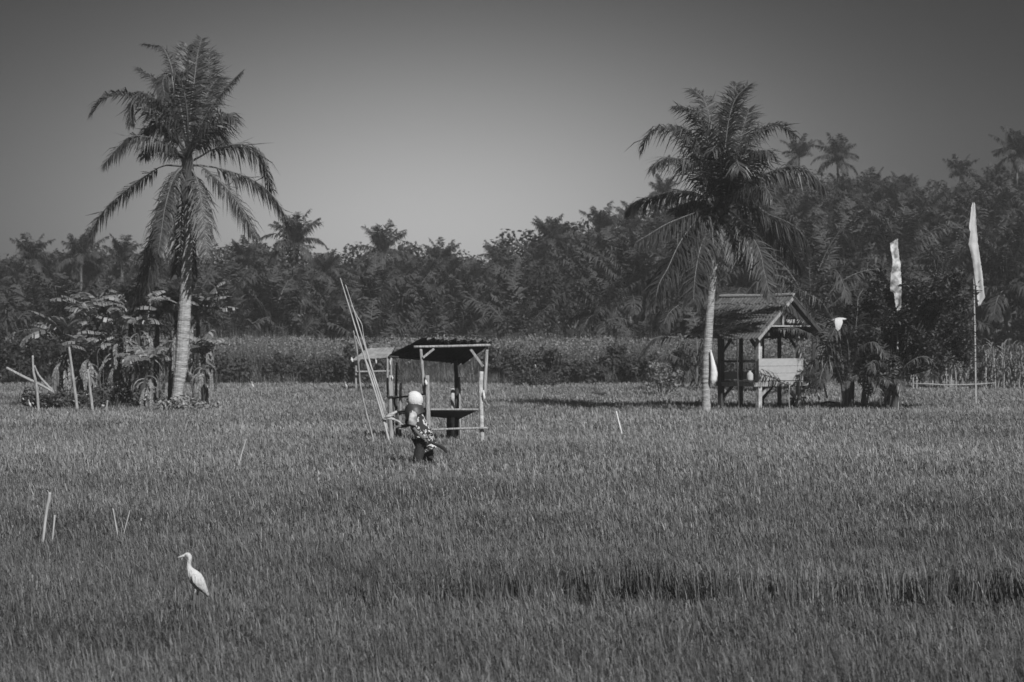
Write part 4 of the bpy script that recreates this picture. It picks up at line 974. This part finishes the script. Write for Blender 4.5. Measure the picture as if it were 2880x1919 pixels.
flag('ragged whitish flag hanging on a pole behind the dark leafy tree', [(2524, 672), (2522, 800), (2524, 950), (2526, 1142)],
 pr([(578, 628, 637), (600, 592, 638), (640, 597, 642), (690, 608, 648), (715, 606, 656), (730, 604, 652), (800, 596, 657), (860, 594, 657), (870, 615, 657), (905, 620, 657), (950, 624, 655), (975, 632, 640)]), 75.0, 'dirtycloth', 2)

# ------------------------------------------------------------------ birds
def egret(label, d, pts, parts=True):
    pass
DE = 19.3
c2 = lambda x, y, dy=0: P(440+x/7.84, 1520+y/7.84, DE+dy)
eg = thing('egret', c2(850, 1300), 'white egret standing in the near rice, facing left', 'bird', 'white birds in the paddy'); eg.location.z = 0
k_ = DE/F/7.84
m = MB()
body = [((610, 342), 24), ((640, 330), 46), ((690, 326), 62), ((728, 372), 56), ((726, 430), 50), ((714, 500), 46), ((716, 570), 52), ((735, 640), 76), ((790, 730), 122), ((855, 820), 156), ((925, 920), 152), ((1000, 1020), 112), ((1065, 1110), 72), ((1115, 1180), 42), ((1140, 1240), 26)]
tube(m, [c2(*p) for p, r in body], [r*k_ for p, r in body], 16, n=60, flat=[.9, .8, .75, .8, .85, .85, .9, .9, .8, .72, .7, .7, .6, .5, .35], ref=(0, 1, 0))
eb = child(m.build('body', M['feather'], smooth=True), eg)
m = MB(); tube(m, [c2(615, 336), c2(540, 358), c2(466, 381)], [32*k_, 20*k_, 6*k_], 8, n=8, flat=.8); child(m.build('beak', M['beak'], smooth=True), eg)
for s in (-1, 1):
    m = MB(); blob(m, c2(652, 320, s*.023*1.0), 9*k_*1.2, 8, 6); child(m.build('eye', M['eye'], smooth=True), eg)
    m = MB(); tube(m, [c2(800, 760, s*.045), c2(880, 860, s*.062), c2(980, 980, s*.058), c2(1080, 1110, s*.035), c2(1150, 1225, s*.01)], [50*k_, 105*k_, 92*k_, 55*k_, 16*k_], 12, n=24, flat=.22, ref=(0, 1, 0)); child(m.build('wing', M['feather'], smooth=True), eg)
    xo = 0 if s < 0 else 70
    m = MB(); tube(m, [c2(870+xo, 960, s*.02), c2(862+xo, 1080, s*.02), c2(846+xo, 1160, s*.02)], [48*k_, 26*k_, 13*k_], 9, n=12); child(m.build('thigh', M['feather'], smooth=True), eg)
    q0, q1 = c2(846+xo, 1150, s*.02), c2(825+xo, 1330, s*.02); q2 = c2(850+xo, 1500, s*.02); q2.z = .01
    m = MB(); tube(m, [q0, q1, q2], [.006, .0065, .005], 6, n=10)
    for a in (-.5, 0, .5, 3.1): tube(m, [q2, q2+Vector((-math.cos(a)*.06, math.sin(a)*.06, 0))], [.004, .003], 5, n=2)
    child(m.build('leg', M['leg'], smooth=True), eg)
m = MB(); tube(m, [c2(575, 375), c2(565, 405), c2(556, 440)], [3*k_, 8*k_, 4*k_], 5); child(m.build('prey', M['feather']), eg)
bpy.data.objects['prey'].name = 'bill_feather'

DF = 72.0; kf = DF/F/4.127
fe = thing('egret', P(*c6(575, 520), DF), 'white egret flying past the hut with its wings pressed down', 'bird', 'white birds in the paddy')
def c7(x, y, dy=0): return P(*c6(x, y), DF+dy)
m = MB(); tube(m, [c7(505, 497), c7(535, 490), c7(570, 488), c7(610, 487), c7(640, 486), c7(662, 485)], [8*kf, 13*kf, 20*kf, 19*kf, 12*kf, 3*kf], 10, n=24); child(m.build('body', M['feather'], smooth=True), fe)
m = MB(); tube(m, [c7(508, 497), c7(498, 497), c7(488, 499)], [5*kf, 3.5*kf, 1*kf], 6); child(m.build('beak', M['beak']), fe)
for s in (-1, 1):
    m = MB(); tube(m, [c7(573, 484, s*.04), c7(572, 520, s*.12), c7(568, 560, s*.16), c7(564, 600, s*.16), c7(561, 624, s*.15)], [44*kf, 50*kf, 40*kf, 27*kf, 7*kf], 12, n=24, flat=.13, ref=(0, 1, 0)); child(m.build('wing', M['feather'], smooth=True), fe)
m = MB(); tube(m, [c7(655, 488), c7(672, 484)], [2*kf, 1.5*kf], 5); child(m.build('legs', M['leg']), fe)
def small_bird(px, py, d, h, lab, k):
    b = P(px, py, d); r = thing('egret', (b.x, b.y, 0), lab, 'bird', 'tiny far white birds standing in the rice'); z = b.z
    m = MB(); tube(m, [(-.12*h, 0, z+h*.5), (-.07*h, 0, z+h*.53), (-.02*h, 0, z+h*.42), (0, 0, z+h*.2), (.08*h, 0, z), (.16*h, 0, z-h*.2), (.26*h, 0, z-h*.45)], [.03*h, .06*h, .045*h, .06*h, .17*h, .15*h, .03*h], 8, n=20); m.build('body', M['feather'], r, True)
    m = MB(); tube(m, [(-.12*h, 0, z+h*.5), (-.26*h, 0, z+h*.47)], [.025*h, .006*h], 5, n=3); m.build('beak', M['beak'], r)
    for s in (-1, 1):
        m = MB(); tube(m, [(.04*h, s*.04*h, z-.1*h), (.04*h, s*.05*h, 0)], [.015*h, .012*h], 5, n=3); m.build('leg', M['leg'], r)
small_bird(82, 1136, 73, .24, 'tiny white bird left of the crooked forked stake', 1)
small_bird(709, 1084, 103, .3, 'tiny white bird far off right of the leaning palm', 2)
small_bird(972, 1084, 101, .27, 'tiny white bird in the rice below the far hut', 3)
small_bird(1507, 1040, 107, .42, 'tiny white bird on the low dark bush right of the shelter', 4)

# ------------------------------------------------------------------ the woman
def skin_obj(name, nodes, edges, m_, parent, sub=2, root=0):
    me = bpy.data.meshes.new(name); me.from_pydata([n[0] for n in nodes], edges, []); me.materials.append(M[m_])
    o = bpy.data.objects.new(name, me); COL.objects.link(o); o.parent = parent
    sk = o.modifiers.new('skin', 'SKIN'); sk.use_smooth_shade = True; sk.branch_smoothing = .6
    if not me.skin_vertices: me.attributes
    bpy.context.view_layer.objects.active = o
    if len(me.skin_vertices) == 0: bpy.ops.mesh.customdata_skin_add()
    for k, n in enumerate(nodes):
        r = n[1]; me.skin_vertices[0].data[k].radius = r if hasattr(r, '__len__') else (r, r); me.skin_vertices[0].data[k].use_root = (k == root)
    s = o.modifiers.new('smooth', 'SUBSURF'); s.levels = sub; s.render_levels = sub
    return o
DP = 42.7
wl = Vector(((1190-1440)/F*DP, DP, 0))
wm = thing('person', wl, 'woman in a white headscarf and floral blouse holding a machete behind her', 'person')
wm.location.z = -.1; wm.scale = (1.07,)*3
# forward is -x; the camera is towards -y
hand = (.055, -.27, .775)
B = [((0, 0, .88), (.13, .11)), ((-.04, 0, 1.0), (.115, .1)), ((-.11, 0, 1.15), (.13, .11)), ((-.17, 0, 1.29), (.11, .09)), ((-.19, 0, 1.38), (.05, .05)), ((-.17, 0, 1.47), (.08, .075)), ((-.165, 0, 1.53), (.085, .08)),
     ((-.17, -.17, 1.27), .05), ((-.2, -.25, 1.04), .036), ((-.07, -.28, .88), .03), (hand, (.03, .018)),
     ((-.17, .17, 1.27), .05), ((-.24, .2, 1.02), .036), ((-.4, .1, .99), .028), ((-.45, .07, 1.0), (.03, .018)),
     ((0, -.09, .82), .08), ((-.09, -.1, .46), .055), ((.0, -.1, .08), .035), ((-.12, -.1, .03), .03),
     ((0, .09, .82), .08), ((.02, .1, .46), .055), ((.2, .1, .12), .035), ((.1, .1, .03), .03)]
E = [(0, 1), (1, 2), (2, 3), (3, 4), (4, 5), (5, 6), (3, 7), (7, 8), (8, 9), (9, 10), (3, 11), (11, 12), (12, 13), (13, 14), (0, 15), (15, 16), (16, 17), (17, 18), (0, 19), (19, 20), (20, 21), (21, 22)]
def fingers(hi, dirv, side, curl):
    h = Vector(B[hi][0]); d = Vector(dirv).normalized(); s = Vector(side).normalized(); c = Vector(curl).normalized()
    for off, L in ((-.03, .055), (-.01, .068), (.011, .072), (.03, .062)):
        a = h+d*.035+s*off; b = a+d*L*.5; e = b+d*L*.15+c*L*.45; n = len(B)
        B.extend([(tuple(a), .009), (tuple(b), .008), (tuple(e), .007)]); E.extend([(hi, n), (n, n+1), (n+1, n+2)])
    a = h-s*.035+c*.01; b = a-s*.015+d*.03+c*.02; n = len(B); B.extend([(tuple(a), .01), (tuple(b), .008)]); E.extend([(hi, n), (n, n+1)])
fingers(10, (.5, 0, -.6), (0, 1, 0), (-.6, .3, -.3)); fingers(14, (-1, 0, 0), (0, 1, 0), (0, 0, -1))
skin_obj('body', B, E, 'skin', wm)
T_ = [((.02, 0, .72), (.15, .19)), ((.02, 0, .83), (.165, .19)), ((-.05, 0, .97), (.175, .18)), ((-.12, 0, 1.1), (.2, .18)), ((-.165, 0, 1.23), (.175, .16)), ((-.18, 0, 1.34), (.09, .09)),
      ((-.17, -.19, 1.24), .088), ((-.18, -.25, 1.13), .08), ((-.19, -.26, 1.04), .066), ((-.17, .18, 1.25), .08), ((-.25, .2, 1.1), .07), ((-.31, .16, 1.02), .064), ((.07, 0, .62), (.12, .16))]
skin_obj('blouse', T_, [(0, 1), (1, 2), (2, 3), (3, 4), (4, 5), (4, 6), (6, 7), (7, 8), (4, 9), (9, 10), (10, 11), (0, 12)], 'blouse', wm)
TR = [((.02, 0, .8), (.15, .16)), ((-.02, -.1, .68), .11), ((-.1, -.1, .42), .095), ((-.04, -.1, .1), .08), ((.06, .1, .68), .11), ((.1, .1, .42), .095), ((.24, .1, .2), .085)]
skin_obj('trousers', TR, [(0, 1), (1, 2), (2, 3), (0, 4), (4, 5), (5, 6)], 'trouser', wm)
# dark shoulder shawl between scarf and blouse
m = MB(); tube(m, [(-.2, 0, 1.41), (-.19, 0, 1.37), (-.17, 0, 1.31), (-.15, 0, 1.24), (-.13, 0, 1.19)], [.07, .13, .165, .18, .18], 18, n=18, flat=1.12, wob=.006, rng=np.random.default_rng(2), ref=(0, 1, 0), caps=False)
m.build('shawl', M['yoke'], wm, True)
m = MB(); tube(m, [(-.155, -.2, 1.24), (-.165, -.26, 1.17), (-.175, -.285, 1.1), (-.185, -.29, 1.03)], [.05, .078, .08, .07], 12, n=12, wob=.06, rng=np.random.default_rng(3)); m.build('sleeve', M['dirtycloth'], wm, True)
# headscarf: hood round the head, gathered at the nape
m = MB(); n, k = 20, 22; vs = []
for a in range(n+1):
    t = a/n
    for b in range(k):
        ph = 2*math.pi*b/k; th = t*2.35; rr = .122*math.sin(th) if th < 2.2 else .122*math.sin(2.2)
        rx = rr*(1.08+.1*math.sin(max(0, th-.4))*(math.cos(ph) > 0)); fold = 1+.025*math.sin(ph*9+t*4)*t
        vs.append((-.158+rx*math.cos(ph)*fold+.015*t*t, rr*math.sin(ph)*fold*.95, 1.487+.13*math.cos(th)-.02*t*t))
m.add(vs, [[a*k+b, a*k+(b+1) % k, (a+1)*k+(b+1) % k, (a+1)*k+b] for a in range(n) for b in range(k) if not (7 < a < 14 and 8 <= b <= 12)])
blob(m, (-.085, 0, 1.455), (.07, .075, .085), 14, 10)
o = m.build('headscarf', M['scarf'], wm, True); md = o.modifiers.new('thickness', 'SOLIDIFY'); md.thickness = .008
m = MB(); blob(m, (-.215, 0, 1.47), (.055, .055, .085), 12, 10); tube(m, [(-.27, 0, 1.485), (-.285, 0, 1.465), (-.268, 0, 1.455)], [.008, .014, .008], 6)
f = m.build('face', M['skin'], wm, True)
for s in (-1, 1):
    m = MB(); blob(m, (-.262, s*.025, 1.49), .009, 8, 6); m.build('eye', M['eye'], f, True)
m = MB(); tube(m, [(-.266, -.02, 1.43), (-.272, 0, 1.43), (-.266, .02, 1.43)], [.004, .006, .004], 6); m.build('mouth', M['yoke'], f)
# machete
mc = thing('machete', wl+Vector(hand)*1.07-Vector((0, 0, .1)), 'long dark curved machete held low behind the woman', 'machete')
m = MB(); tube(m, [(-.05, -.01, .04), (.02, -.01, -.005), (.06, -.01, -.03)], [.017, .016, .018], 8); m.build('handle', M['darkwood'], mc, True)
m = MB(); c = catmull([(.05, -.01, -.025), (.17, -.01, -.075), (.28, -.01, -.12), (.35, -.01, -.17), (.39, -.01, -.25)], 18); wds = lerp_list([.018, .026, .03, .036, .034, .006], 18)
tube(m, c, wds, 8, spl=False, flat=.15, ref=(0, 1, 0)); m.build('blade', M['blade'], mc, True)

# ------------------------------------------------------------------ haze
hz = bpy.data.materials.new('haze_air'); hz.use_nodes = True; t = hz.node_tree; t.nodes.clear()
o_ = t.nodes.new('ShaderNodeOutputMaterial'); pv = t.nodes.new('ShaderNodeVolumePrincipled')
pv.inputs['Color'].default_value = (.8, .8, .8, 1); pv.inputs['Density'].default_value = .0011; pv.inputs['Anisotropy'].default_value = .2
t.links.new(pv.outputs[0], o_.inputs['Volume'])
m = MB(); box(m, (0, 110, 12), (110, 0, 0), (0, 130, 0), (0, 0, 13)); tag(m.build('haze', hz), 'pale dry haze lying over the field and forest', 'haze', kind='stuff')
for q in [o for o in COL.objects if o.location.z < -40 and o.parent is None and o.type == 'EMPTY']:
    for ch in list(q.children): bpy.data.objects.remove(ch)
    bpy.data.objects.remove(q)
